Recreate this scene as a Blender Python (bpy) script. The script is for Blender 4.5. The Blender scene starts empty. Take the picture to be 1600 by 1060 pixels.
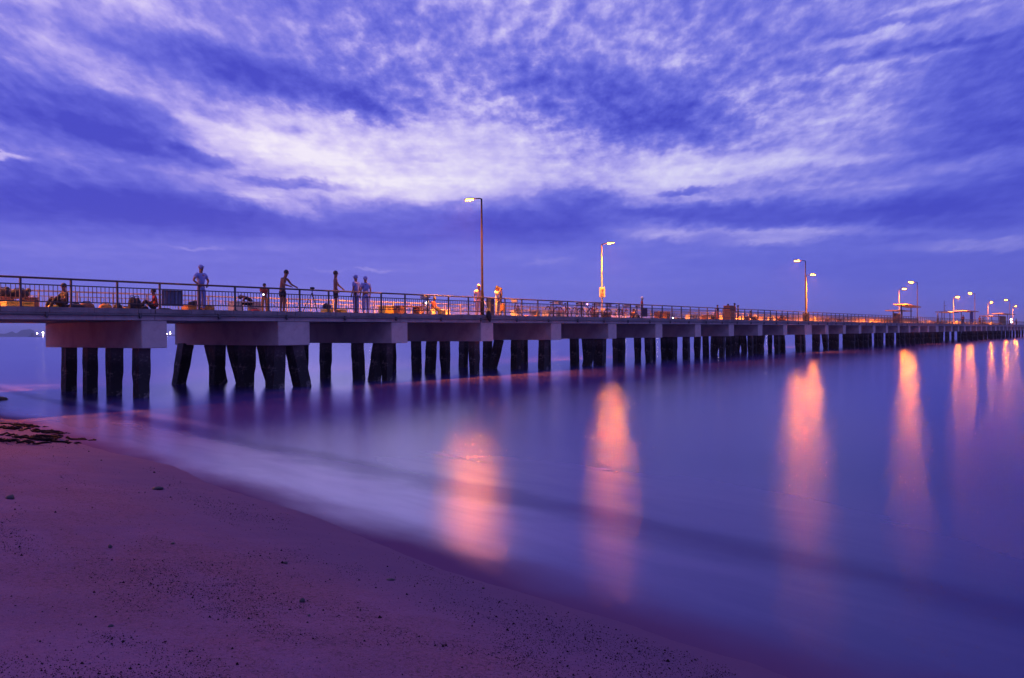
import bpy, bmesh, math, random
from mathutils import Vector, Matrix, noise
R = math.radians
rnd = random.Random(7)
sc = bpy.context.scene
C = sc.collection

# ------------------------------------------------------------------ camera
F_PX, EYE = 1250.0, 2.14
cam = bpy.data.cameras.new('camera'); camo = bpy.data.objects.new('camera', cam); C.objects.link(camo)
PIT, ROL = 0.00816, 0.0078
fw = Vector((0, math.cos(PIT), -math.sin(PIT)))
rt0 = Vector((1, 0, 0)); up0 = rt0.cross(fw)
rt = rt0 * math.cos(ROL) - up0 * math.sin(ROL); up = rt.cross(fw)
m = Matrix((rt, up, -fw)).transposed().to_4x4(); m.translation = (0, 0, EYE)
camo.matrix_world = m
cam.sensor_width = 36; cam.lens = 36 * F_PX / 1600; cam.clip_start = 0.1; cam.clip_end = 30000
sc.camera = camo

# ------------------------------------------------------------------ view, world, sun
sc.render.engine = 'CYCLES'
sc.cycles.use_denoising = True
sc.cycles.max_bounces = 6; sc.cycles.diffuse_bounces = 2; sc.cycles.glossy_bounces = 3
sc.cycles.transparent_max_bounces = 8; sc.cycles.sample_clamp_indirect = 6.0
sc.view_settings.view_transform = 'Standard'; sc.view_settings.look = 'None'
sc.view_settings.exposure = 0.0; sc.view_settings.gamma = 1.0
try: sc.view_settings.use_curve_mapping = False
except Exception: pass

def px_dir(px, py):
    return (fw + rt * ((px - 800) / F_PX) + up * ((530 - py) / F_PX)).normalized()

class NT:
    """small helper to write node trees as expressions"""
    def __init__(s, nt): s.nt = nt
    def node(s, t, **k):
        n = s.nt.nodes.new(t)
        for a, b in k.items(): setattr(n, a, b)
        return n
    def put(s, sock, v):
        if hasattr(v, 'is_output') or isinstance(v, bpy.types.NodeSocket): s.nt.links.new(v, sock)
        else: sock.default_value = v
    def math(s, op, a, b=0.0, c=None, clamp=False):
        n = s.node('ShaderNodeMath', operation=op, use_clamp=clamp)
        s.put(n.inputs[0], a); s.put(n.inputs[1], b)
        if c is not None: s.put(n.inputs[2], c)
        return n.outputs[0]
    def vmath(s, op, a, b=(0, 0, 0)):
        n = s.node('ShaderNodeVectorMath', operation=op)
        s.put(n.inputs[0], a)
        if op == 'SCALE': s.put(n.inputs[3], b); return n.outputs[0]
        s.put(n.inputs[1], b)
        return n.outputs[1] if op in ('LENGTH', 'DOT_PRODUCT') else n.outputs[0]
    def mapping(s, v, loc=(0, 0, 0), rot=(0, 0, 0), scale=(1, 1, 1), typ='POINT'):
        n = s.node('ShaderNodeMapping', vector_type=typ)
        s.put(n.inputs['Vector'], v)
        if typ in ('POINT', 'TEXTURE'): n.inputs['Location'].default_value = loc
        n.inputs['Rotation'].default_value = rot; n.inputs['Scale'].default_value = scale
        return n.outputs[0]
    def noise(s, v, scale, detail=3, rough=0.5, dist=0.0, col=False):
        n = s.node('ShaderNodeTexNoise'); s.put(n.inputs['Vector'], v)
        s.put(n.inputs['Scale'], scale); n.inputs['Detail'].default_value = detail
        n.inputs['Roughness'].default_value = rough; n.inputs['Distortion'].default_value = dist
        return n.outputs[1 if col else 0]
    def rng(s, v, a, b, c=0.0, d=1.0, smooth=True):
        n = s.node('ShaderNodeMapRange', interpolation_type='SMOOTHSTEP' if smooth else 'LINEAR')
        s.put(n.inputs[0], v); n.inputs[1].default_value = a; n.inputs[2].default_value = b
        n.inputs[3].default_value = c; n.inputs[4].default_value = d
        return n.outputs[0]
    def ramp(s, v, stops):
        n = s.node('ShaderNodeValToRGB'); s.put(n.inputs[0], v)
        cr = n.color_ramp
        while len(cr.elements) < len(stops): cr.elements.new(0.5)
        for e, (p, c) in zip(cr.elements, stops): e.position = p; e.color = (*c, 1)
        return n.outputs[0]
    def mix(s, f, a, b, mode='MIX'):
        n = s.node('ShaderNodeMix', data_type='RGBA', blend_type=mode)
        s.put(n.inputs[0], f)
        s.put(n.inputs[6], (*a, 1) if isinstance(a, tuple) else a)
        s.put(n.inputs[7], (*b, 1) if isinstance(b, tuple) else b)
        return n.outputs[2]
    def xyz(s, v):
        n = s.node('ShaderNodeSeparateXYZ'); s.put(n.inputs[0], v); return n.outputs
    def comb(s, x, y, z):
        n = s.node('ShaderNodeCombineXYZ'); s.put(n.inputs[0], x); s.put(n.inputs[1], y); s.put(n.inputs[2], z); return n.outputs[0]

def lin(r, g, b):
    f = lambda c: (c / 255 / 12.92) if c / 255 <= 0.04045 else ((c / 255 + 0.055) / 1.055) ** 2.4
    return (f(r), f(g), f(b))

# cloud masses: the place they hold in the sky as seen from the beach
# (px, py, half width, half height, turn in degrees, how much lighter or darker)
CLOUDS = [
 (430,262,230,64,14,.44),(620,245,240,66,6,.38),(500,208,250,50,14,.24),(150,15,170,40,4,.34),(110,92,130,24,22,.16),
 (250,152,190,24,18,.14),(1270,165,210,85,0,.30),(930,262,340,55,2,.32),(700,298,200,22,4,.34),(0,241,75,9,2,.62),
 (1230,272,420,42,0,.22),(435,322,85,14,14,.40),(1240,372,270,15,2,.40),(995,352,100,18,12,.34),(860,80,340,140,10,.10),
 (1460,22,220,34,-4,.20),(790,185,230,38,4,.20),(306,391,52,3.2,1,.26),(580,422,34,2.6,2,.30),(510,425,36,2,1,.22),
 (1560,385,160,11,2,.26),(860,408,50,4,-5,.16),(1150,240,160,60,0,.16),(60,150,90,14,20,.1),
 (90,172,250,42,12,-.52),(280,84,190,36,12,-.40),(485,134,190,34,10,-.46),(580,168,70,18,30,-.22),(60,305,440,52,4,-.42),
 (215,222,170,17,14,-.34),(235,190,90,24,20,-.22),(950,160,230,55,14,-.42),(1110,208,170,38,10,-.32),(1290,90,270,60,-6,-.22),(1590,150,210,105,0,-.5),
 (1560,315,290,44,-8,-.42),(850,335,160,42,2,-.36),(1190,336,290,19,2,-.42),(500,348,460,34,2,-.30),(470,285,120,9,2,-.40),
 (312,241,70,11,10,-.38),(345,180,80,12,12,-.22),(1070,298,45,6,-2,-.46),(465,202,30,9,5,-.22),(1350,378,110,7,0,-.24),(1085,377,80,9,0,-.2),
 (1500,418,380,26,0,-.12),(1330,262,150,14,2,-.2),(660,245,38,6,2,-.2),(560,10,220,30,6,-.14),(700,70,140,40,20,-.1),
 (1400,34,190,7,-4,-.26),(1440,18,200,8,-6,.2),(1380,56,170,8,-4,.22),(1450,74,200,7,-3,-.26),(1400,92,190,7,-4,.18),(1330,118,120,6,3,.14),(1180,292,140,10,-4,-.16),(880,305,110,18,4,-.2),(1100,20,100,40,10,-.14),(330,430,400,22,0,-.04),(1500,235,100,14,-4,-.2)]

def make_world():
    w = bpy.data.worlds.new('World'); sc.world = w; w.use_nodes = True
    nt = w.node_tree; nt.nodes.clear(); T = NT(nt)
    d = T.node('ShaderNodeTexCoord').outputs['Generated']
    x, y, z = T.xyz(T.vmath('NORMALIZE', d))
    az = T.math('ARCTAN2', x, y); el = T.math('ARCSINE', z)
    elp = T.math('MAXIMUM', el, 0.0)
    A = T.comb(az, el, 0.0)
    # warp so that the masses get torn cloud edges
    inv = T.math('DIVIDE', 1.0, T.math('ADD', elp, 0.28))
    plane = T.comb(T.math('MULTIPLY', az, inv), T.math('MULTIPLY', T.math('MULTIPLY', el, 2.3), inv), T.math('MULTIPLY', y, 0.15))
    wv = T.vmath('SUBTRACT', T.noise(plane, 2.2, 5, 0.6, col=True), (0.5, 0.5, 0.5))
    wf = T.vmath('SUBTRACT', T.noise(plane, 13.0, 7, 0.68, col=True), (0.5, 0.5, 0.5))
    A2 = T.vmath('ADD', T.vmath('ADD', A, T.vmath('MULTIPLY', wv, (0.075, 0.034, 0.0))), T.vmath('MULTIPLY', wf, (0.045, 0.026, 0.0)))
    tot = None
    for (px, py, rx, ry, rot, amp) in CLOUDS:
        v = px_dir(px, py); a = math.atan2(v.x, v.y); e = math.asin(v.z)
        k = math.cos(a)
        q = T.mapping(A2, loc=(a, e, 0), rot=(0, 0, -R(rot)), scale=(rx * 1.3 * k * k / F_PX, ry * 1.4 * k / F_PX, 1), typ='TEXTURE')
        r = T.vmath('LENGTH', q)
        g = T.rng(r, 0.30, 1.0, amp * .78, 0.0)
        tot = g if tot is None else T.math('ADD', tot, g)
    # altocumulus texture: small lumps high up, stretched streaks low down
    lump = T.noise(T.mapping(plane, rot=(0, 0, R(-14)), scale=(0.8, 1.0, 1)), 29.0, 4, 0.6, 0.0)
    lump2 = T.noise(T.mapping(plane, rot=(0, 0, R(-10)), scale=(0.55, 1.2, 1)), 6.5, 4, 0.6, 0.2)
    mask = T.rng(T.noise(plane, 1.3, 2, 0.5), 0.36, 0.62, 0.35, 1.0)
    streak = T.noise(T.comb(T.math('MULTIPLY', az, 5.0), T.math('MULTIPLY', el, 55.0), 2.0), 1.3, 5, 0.6, 0.4)
    hi = T.math('MULTIPLY', T.math('MULTIPLY', T.rng(el, 0.10, 0.28), mask), T.rng(tot, 0.15, 0.45, 1.0, 0.30))
    v = T.math('ADD', tot, T.math('MULTIPLY', T.math('SUBTRACT', lump, 0.5), T.math('ADD', T.math('MULTIPLY', hi, 1.5), 0.24)))
    v = T.math('ADD', v, T.math('MULTIPLY', T.math('SUBTRACT', lump2, 0.5), T.math('ADD', 0.06, T.math('MULTIPLY', T.rng(el, 0.08, 0.2), 0.34))))
    v = T.math('ADD', v, T.math('MULTIPLY', T.math('SUBTRACT', streak, 0.5), T.math('MULTIPLY', T.rng(el, 0.01, 0.08), T.rng(el, 0.45, 0.12, 0.0, 0.42))))
    base = T.rng(el, 0.05, 0.4, 0.44, 0.62)
    v = T.math('ADD', v, base)
    col = T.ramp(T.math('MULTIPLY', v, 0.8), [(0.0, lin(72, 76, 200)), (0.18, lin(90, 94, 212)), (0.36, lin(112, 114, 223)), (0.5, lin(138, 134, 230)),
                     (0.66, lin(178, 168, 242)), (0.82, lin(216, 206, 250)), (1.0, lin(246, 240, 255))])
    # the air near the horizon is a little pinker, deepening in blue towards the right
    hz = T.rng(el, 0.02, 0.15, 1.0, 0.0)
    azr = T.rng(az, -0.1, 0.75)
    hcol = T.mix(azr, lin(118, 124, 230), lin(98, 98, 204))
    col = T.mix(T.math('MULTIPLY', hz, 0.6), col, hcol)
    # left is violet, right is colder blue
    tint = T.mix(T.rng(az, -0.6, 0.65), (1.03, 0.99, 1.0), (0.86, 0.93, 0.97))
    col = T.mix(1.0, col, tint, 'MULTIPLY')
    # ground side of the dome
    col = T.mix(T.rng(el, -0.02, 0.0), lin(70, 70, 160), col)
    bg = T.node('ShaderNodeBackground'); T.put(bg.inputs[0], col); bg.inputs[1].default_value = 1.0
    sky = T.node('ShaderNodeTexSky', sky_type='NISHITA', sun_disc=False)
    sky.sun_elevation = R(1.0); sky.sun_rotation = R(-15)
    bg2 = T.node('ShaderNodeBackground'); T.put(bg2.inputs[0], sky.outputs[0]); bg2.inputs[1].default_value = 0.0015
    ad = T.node('ShaderNodeAddShader'); nt.links.new(bg.outputs[0], ad.inputs[0]); nt.links.new(bg2.outputs[0], ad.inputs[1])
    out = T.node('ShaderNodeOutputWorld'); nt.links.new(ad.outputs[0], out.inputs[0])
    w.cycles.sampling_method = 'MANUAL'; w.cycles.sample_map_resolution = 512
make_world()
sl = bpy.data.lights.new('sun', 'SUN'); sl.energy = 0.12; sl.angle = R(25); sl.color = (0.75, 0.66, 1.0)
so = bpy.data.objects.new('sun', sl); C.objects.link(so)
so.rotation_euler = (R(72), 0, R(180 + 15)); so.location = (0, 0, 60)

# ------------------------------------------------------------------ pier frame
D, W = 26.0, 7.7
TH = math.atan2(1000, 1250); S_, C_ = math.sin(TH), math.cos(TH)
dv = Vector((S_, C_, 0)); nv = Vector((-C_, S_, 0)); PHI = math.atan2(C_, S_)
def W3(t, L, z=0.0): return nv * (D + L) + dv * t + Vector((0, 0, z))
def t_at(px, L):
    Y = 1250 / C_ * (D + L) / (1800 - px)
    return (Y - S_ * (D + L)) / C_
DECK, KERB, SLAB, CAPB = 2.96, 3.02, 2.64, 1.71
T0, T1 = -28.0, 262.0

# ------------------------------------------------------------------ materials
MAT = {}
def mat(name, col, rough=0.7, metal=0.0, var=0.25, scale=6.0, bump=0.0, bscale=30.0, col2=None, coord='Object', emit=None, estr=0.0):
    if name in MAT: return MAT[name]
    M = bpy.data.materials.new(name); M.use_nodes = True; nt = M.node_tree; T = NT(nt)
    b = nt.nodes['Principled BSDF']
    tc = T.node('ShaderNodeTexCoord').outputs['Object'] if coord == 'Object' else T.node('ShaderNodeNewGeometry').outputs['Position']
    n = T.noise(tc, scale, 5, 0.6)
    c2 = col2 or tuple(c * (1 - var * 1.6) for c in col)
    T.put(b.inputs['Base Color'], T.mix(T.rng(n, 0.35, 0.7), col, c2))
    b.inputs['Roughness'].default_value = rough; b.inputs['Metallic'].default_value = metal
    if bump:
        bn = T.node('ShaderNodeBump'); bn.inputs['Strength'].default_value = bump; bn.inputs['Distance'].default_value = 0.02
        T.put(bn.inputs['Height'], T.noise(tc, bscale, 4, 0.6)); nt.links.new(bn.outputs[0], b.inputs['Normal'])
    if emit: b.inputs['Emission Color'].default_value = (*emit, 1); b.inputs['Emission Strength'].default_value = estr
    MAT[name] = M; return M

def concrete(name, col, dark, streak=0.5):
    M = bpy.data.materials.new(name); M.use_nodes = True; nt = M.node_tree; T = NT(nt); b = nt.nodes['Principled BSDF']
    p = T.node('ShaderNodeTexCoord').outputs['Object']
    big = T.noise(p, 0.9, 5, 0.65); fine = T.noise(p, 22, 4, 0.7)
    run = T.noise(T.mapping(p, scale=(5, 5, 0.35)), 1.6, 4, 0.6)
    f = T.math('MULTIPLY', T.rng(big, 0.4, 0.72), 0.7)
    f = T.math('MAXIMUM', f, T.math('MULTIPLY', T.rng(run, 0.52, 0.75), streak))
    c = T.mix(f, col, dark)
    c = T.mix(T.math('MULTIPLY', T.rng(fine, 0.45, 0.8), 0.35), c, dark)
    T.put(b.inputs['Base Color'], c); b.inputs['Roughness'].default_value = 0.85
    bn = T.node('ShaderNodeBump'); bn.inputs['Strength'].default_value = 0.5; bn.inputs['Distance'].default_value = 0.015
    T.put(bn.inputs['Height'], T.noise(p, 14, 6, 0.7)); nt.links.new(bn.outputs[0], b.inputs['Normal'])
    MAT[name] = M; return M
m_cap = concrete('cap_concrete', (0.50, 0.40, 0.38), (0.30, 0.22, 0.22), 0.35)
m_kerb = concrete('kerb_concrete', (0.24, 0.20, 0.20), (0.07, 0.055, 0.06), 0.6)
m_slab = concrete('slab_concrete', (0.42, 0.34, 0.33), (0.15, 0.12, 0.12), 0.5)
m_deck = concrete('deck_paving', (0.36, 0.33, 0.30), (0.22, 0.20, 0.18), 0.1)
m_bench = concrete('bench_concrete', (0.50, 0.42, 0.34), (0.33, 0.26, 0.22), 0.2)

def pile_mat():
    M = bpy.data.materials.new('pile_growth'); M.use_nodes = True; nt = M.node_tree; T = NT(nt); b = nt.nodes['Principled BSDF']
    p = T.node('ShaderNodeTexCoord').outputs['Object']; g = T.node('ShaderNodeNewGeometry').outputs['Position']
    z = T.xyz(g)[2]
    n = T.noise(p, 3.0, 6, 0.7)
    wet = T.math('ADD', T.rng(z, 0.6, 1.75), T.math('MULTIPLY', T.math('SUBTRACT', n, 0.5), 1.3))
    c = T.mix(T.rng(wet, 0.35, 1.0), (0.011, 0.009, 0.011), (0.085, 0.062, 0.066))
    patch = T.rng(T.noise(p, 2.6, 6, 0.75), 0.53, 0.62)
    c = T.mix(T.math('MULTIPLY', patch, 0.75), c, (0.20, 0.16, 0.16))
    T.put(b.inputs['Base Color'], c); b.inputs['Roughness'].default_value = 0.75
    bn = T.node('ShaderNodeBump'); bn.inputs['Strength'].default_value = 0.9; bn.inputs['Distance'].default_value = 0.04
    T.put(bn.inputs['Height'], T.noise(p, 12, 6, 0.7)); nt.links.new(bn.outputs[0], b.inputs['Normal'])
    MAT['pile'] = M; return M
m_pile = pile_mat()
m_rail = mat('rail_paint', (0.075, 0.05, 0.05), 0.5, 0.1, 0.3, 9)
m_lamp = mat('lamp_steel', (0.07, 0.055, 0.06), 0.6, 0.0, 0.2, 5)
m_head = mat('lamp_housing', (0.30, 0.28, 0.26), 0.4, 0.3, 0.1, 5)
m_lens = mat('lamp_glow', (0.8, 0.5, 0.2), 0.4, emit=(1.0, 0.21, 0.0003), estr=3000.0)
m_pipe = mat('pipe_grey', (0.10, 0.09, 0.10), 0.5, 0.1, 0.3, 3)
m_dark = mat('dark_cloth', (0.02, 0.018, 0.025), 0.85)
m_navy = mat('navy_paint', (0.02, 0.03, 0.10), 0.5)
m_red = mat('red_cloth', (0.45, 0.05, 0.04), 0.8)
m_orange = mat('orange_cloth_and_light', (0.60, 0.25, 0.05), 0.8)
m_yellow = mat('yellow_plastic_and_light', (0.75, 0.48, 0.06), 0.5)
m_white = mat('white_cloth', (0.72, 0.68, 0.62), 0.8, var=0.1)
m_pink = mat('pink_cloth', (0.70, 0.42, 0.42), 0.8, var=0.1)
m_blueg = mat('blue_grey_cloth', (0.20, 0.24, 0.55), 0.85, var=0.1)
m_ltrs = mat('light_trousers', (0.42, 0.34, 0.34), 0.85, var=0.1)
m_skin = mat('skin', (0.24, 0.10, 0.06), 0.55, var=0.08)
m_hair = mat('hair', (0.015, 0.012, 0.012), 0.6)
m_metal = mat('cycle_metal', (0.35, 0.33, 0.35), 0.35, 0.7, 0.1)
m_rubber = mat('rubber', (0.02, 0.02, 0.022), 0.8)
m_board = mat('board_grey', (0.12, 0.13, 0.22), 0.7, var=0.15)
m_brown = mat('brown_board', (0.22, 0.09, 0.05), 0.75)
m_sign = mat('sign_yellow', (0.80, 0.60, 0.22), 0.5, var=0.03)
m_ink = mat('sign_ink', (0.22, 0.03, 0.02), 0.6, var=0.0)
m_stone = mat('stone', (0.05, 0.04, 0.045), 0.7, bump=0.5)
m_weed = mat('seaweed', (0.020, 0.010, 0.014), 0.7, bump=0.6)
m_weed.node_tree.nodes['Principled BSDF'].inputs['Specular IOR Level'].default_value = 0.05
m_hull = mat('ship_hull', (0.10, 0.10, 0.16), 0.7)
m_isle = mat('island_forest', (0.03, 0.05, 0.10), 0.9, scale=0.02)
m_wlamp = mat('ship_lamp', (1, 1, 1), 0.5, emit=(1.0, 0.72, 0.6), estr=70.0)
m_glow = mat('torch_glow', (1, 1, 1), 0.5, emit=(1.0, 0.9, 0.85), estr=14.0)
m_roof = mat('shelter_roof', (0.40, 0.24, 0.18), 0.7)

# ------------------------------------------------------------------ mesh helpers
class MB:
    def __init__(s): s.v = []; s.f = []
    def add(s, vs, fs):
        o = len(s.v); s.v += [tuple(v) for v in vs]; s.f += [tuple(i + o for i in f) for f in fs]; return s
    def box(s, c, d, rz=0.0, M=None, taper=1.0):
        x, y, z = d[0] / 2, d[1] / 2, d[2] / 2
        vs = [Vector((sx * x * (taper if sz > 0 else 1), sy * y * (taper if sz > 0 else 1), sz * z)) for sz in (-1, 1) for sy in (-1, 1) for sx in (-1, 1)]
        Q = M if M is not None else Matrix.Rotation(rz, 3, 'Z')
        return s.add([Q @ v + Vector(c) for v in vs], [(0, 2, 3, 1), (4, 5, 7, 6), (0, 1, 5, 4), (2, 6, 7, 3), (0, 4, 6, 2), (1, 3, 7, 5)])
    def tube(s, pts, rad, n=6, closed=False):
        pts = [Vector(p) for p in pts]; k = len(pts); o = len(s.v)
        rads = rad if isinstance(rad, (list, tuple)) else [rad] * k
        for i, p in enumerate(pts):
            a = pts[(i - 1) % k] if (closed or i) else p; b = pts[(i + 1) % k] if (closed or i < k - 1) else p
            t = (b - a).normalized(); h = Vector((0, 0, 1)) if abs(t.z) < 0.9 else Vector((1, 0, 0))
            u = t.cross(h).normalized(); w = u.cross(t)
            for j in range(n):
                g = 2 * math.pi * j / n
                s.v.append(tuple(p + (u * math.cos(g) + w * math.sin(g)) * rads[i]))
        for i in range(k if closed else k - 1):
            for j in range(n):
                a = o + i * n + j; b = o + i * n + (j + 1) % n; c = o + ((i + 1) % k) * n + (j + 1) % n; e = o + ((i + 1) % k) * n + j
                s.f.append((a, e, c, b))
        if not closed:
            s.f.append(tuple(o + j for j in range(n))); s.f.append(tuple(o + (k - 1) * n + j for j in reversed(range(n))))
        return s
    def ball(s, c, r, nu=8, nv_=6, jit=0.0, g=None):
        r = (r, r, r) if not isinstance(r, (tuple, list)) else r
        vs = []; fs = []
        for i in range(nv_ + 1):
            th = math.pi * i / nv_
            for j in range(nu):
                ph = 2 * math.pi * j / nu; k = 1 + (g or rnd).uniform(-jit, jit)
                vs.append((c[0] + r[0] * k * math.sin(th) * math.cos(ph), c[1] + r[1] * k * math.sin(th) * math.sin(ph), c[2] + r[2] * k * math.cos(th)))
        for i in range(nv_):
            for j in range(nu):
                a = i * nu + j; b = i * nu + (j + 1) % nu
                fs.append((a, a + nu, b + nu, b))
        return s.add(vs, fs)
    def mesh(s, name, m_, smooth=False, bevel=0.0):
        me = bpy.data.meshes.new(name); me.from_pydata(s.v, [], s.f); me.update()
        bm = bmesh.new(); bm.from_mesh(me)
        bmesh.ops.remove_doubles(bm, verts=bm.verts, dist=1e-5)
        if bevel: bmesh.ops.bevel(bm, geom=[e for e in bm.edges if e.calc_face_angle(0) > 0.6], offset=bevel, segments=1, affect='EDGES')
        bmesh.ops.recalc_face_normals(bm, faces=bm.faces); bm.to_mesh(me); bm.free()
        if smooth: me.polygons.foreach_set('use_smooth', [True] * len(me.polygons))
        me.materials.append(m_); return me
    def obj(s, name, m_, parent=None, smooth=False, bevel=0.0):
        o = bpy.data.objects.new(name, s.mesh(name, m_, smooth, bevel)); C.objects.link(o)
        if parent: o.parent = parent
        return o
def tag(o, label=None, cat=None, group=None, kind=None):
    if label: o['label'] = label
    if cat: o['category'] = cat
    if group: o['group'] = group
    if kind: o['kind'] = kind
    return o
def empty(name, loc, rz, label, cat, group=None):
    o = bpy.data.objects.new(name, None); C.objects.link(o); o.location = loc; o.rotation_euler = (0, 0, rz)
    o.empty_display_size = 0.2
    return tag(o, label, cat, group)
def inst(me, name, parent, loc=(0, 0, 0), rot=(0, 0, 0), scale=None):
    o = bpy.data.objects.new(name, me); C.objects.link(o)
    if parent: o.parent = parent
    o.location = loc; o.rotation_euler = rot
    if scale: o.scale = scale
    return o
KIDS = {}
def copy_tree(o, loc, rz, label, parent=None):
    c = o.copy(); C.objects.link(c)
    if parent is None: c.location = loc; c.rotation_euler = (0, 0, rz); c['label'] = label
    else: c.parent = parent
    for ch in o.children: copy_tree(ch, None, None, None, c)
    return c
def deck(px, L, z=DECK, along=0.0):
    p = W3(t_at(px, L) + along, L); p.z = z; return p

# ------------------------------------------------------------------ ground
SN = Vector((0.731, 0.683, 0)); SQ = Vector((0.683, -0.731, 0)); SHORE = 5.0
SAND_WET = (0.135, 0.062, 0.13)
def sand_h(s, q):
    sh = SHORE + 0.12 * math.sin(q * 0.45 + 1.0) + 0.06 * math.sin(q * 1.3)
    x = sh - 0.32 - s
    h = 0.16 * x if x > -6 else -0.9 - 0.05 * (-6 - x)
    if x > 6.5: h = 0.975 + 0.05 * (x - 6.5)
    p = Vector((s, q, 0))
    if -2 < x:
        k = min(1, (x + 2) / 3)
        h += k * (0.030 * noise.noise(p * 0.35) + (0.016 * noise.noise(p * 1.7) + 0.008 * noise.noise(p * 5)) * (1 if x > .3 else max(0, x + .2) * 2 if x > -.2 else 0))
    return h
def spaced(a, b, c, d, fine, coarse):
    out = []; v = a
    while v < d:
        out.append(v); v += fine if b <= v < c else coarse
    out.append(d); return out
def build_sand():
    ss = spaced(-60, -5, 7, 16, 0.07, 1.5); qs = spaced(-70, -24, 6, 40, 0.10, 1.5)
    vs = []; fs = []
    for s in ss:
        for q in qs:
            p = SN * s + SQ * q; vs.append((p.x, p.y, sand_h(s, q)))
    n = len(qs)
    for i in range(len(ss) - 1):
        for j in range(n - 1):
            a = i * n + j; fs.append((a, a + n, a + n + 1, a + 1))
    me = bpy.data.meshes.new('beach'); me.from_pydata(vs, [], fs); me.update()
    me.polygons.foreach_set('use_smooth', [True] * len(me.polygons))
    M = bpy.data.materials.new('sand'); M.use_nodes = True; nt = M.node_tree; T = NT(nt); b = nt.nodes['Principled BSDF']
    p = T.node('ShaderNodeNewGeometry').outputs['Position']
    s = T.vmath('DOT_PRODUCT', p, tuple(SN)); q = T.vmath('DOT_PRODUCT', p, tuple(SQ))
    big = T.noise(p, 0.45, 5, 0.6, 0.4); mid = T.noise(p, 2.2, 5, 0.65, 0.3); fine = T.noise(p, 42, 3, 0.7); grain = T.noise(p, 160, 2, 0.6)
    c = T.mix(T.rng(big, 0.35, 0.65), (0.235, 0.095, 0.175), (0.175, 0.07, 0.135))
    c = T.mix(T.math('MULTIPLY', T.rng(mid, 0.45, 0.7), 0.35), c, (0.26, 0.08, 0.14))
    # strewn debris: dark specks gathered in drifts
    drift = T.rng(T.noise(T.mapping(T.comb(s, q, 0.0), scale=(1.1, 0.5, 1)), 0.8, 5, 0.65, 0.6), 0.40, 0.60)
    c = T.mix(T.math('MULTIPLY', drift, 0.38), c, (0.22, 0.065, 0.10))
    speck = T.rng(T.noise(p, 26, 4, 0.8), 0.54, 0.62)
    speck2 = T.rng(T.noise(T.mapping(p, loc=(7, 3, 1)), 60, 3, 0.8), 0.52, 0.60)
    c = T.mix(T.math('MULTIPLY', T.math('MULTIPLY', speck, T.math('ADD', 0.15, drift)), 0.8), c, (0.06, 0.025, 0.035))
    c = T.mix(T.math('MULTIPLY', T.math('MULTIPLY', speck2, T.math('ADD', 0.3, drift)), 0.6), c, (0.11, 0.04, 0.05))
    c = T.mix(T.math('MULTIPLY', T.rng(grain, 0.4, 0.7), 0.25), c, (0.5, 0.22, 0.32))
    wob = T.math('MULTIPLY', T.math('SUBTRACT', T.noise(p, 0.8, 4, 0.6), 0.5), 0.9)
    wet = T.rng(T.math('ADD', s, wob), SHORE - 2.4, SHORE - 0.92)
    c = T.mix(wet, c, SAND_WET)
    T.put(b.inputs['Base Color'], c)
    T.put(b.inputs['Roughness'], T.math('SUBTRACT', 0.9, T.math('MULTIPLY', wet, 0.0))); b.inputs['Specular IOR Level'].default_value = 0.12
    bn = T.node('ShaderNodeBump'); bn.inputs['Strength'].default_value = 0.9; bn.inputs['Distance'].default_value = 0.018
    h = T.math('ADD', T.math('MULTIPLY', T.noise(p, 7, 6, 0.7), 2.0), T.math('MULTIPLY', fine, 0.6))
    T.put(bn.inputs['Height'], T.math('MULTIPLY', h, T.math('SUBTRACT', 1.0, T.math('MULTIPLY', wet, 0.85)))); nt.links.new(bn.outputs[0], b.inputs['Normal'])
    me.materials.append(M)
    o = bpy.data.objects.new('beach', me); C.objects.link(o)
    tag(o, 'purple lit sloping sand beach strewn with dark specks', 'beach', kind='structure')
    # sea bed further out so the sea has a floor and the sand an end
build_sand()

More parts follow.
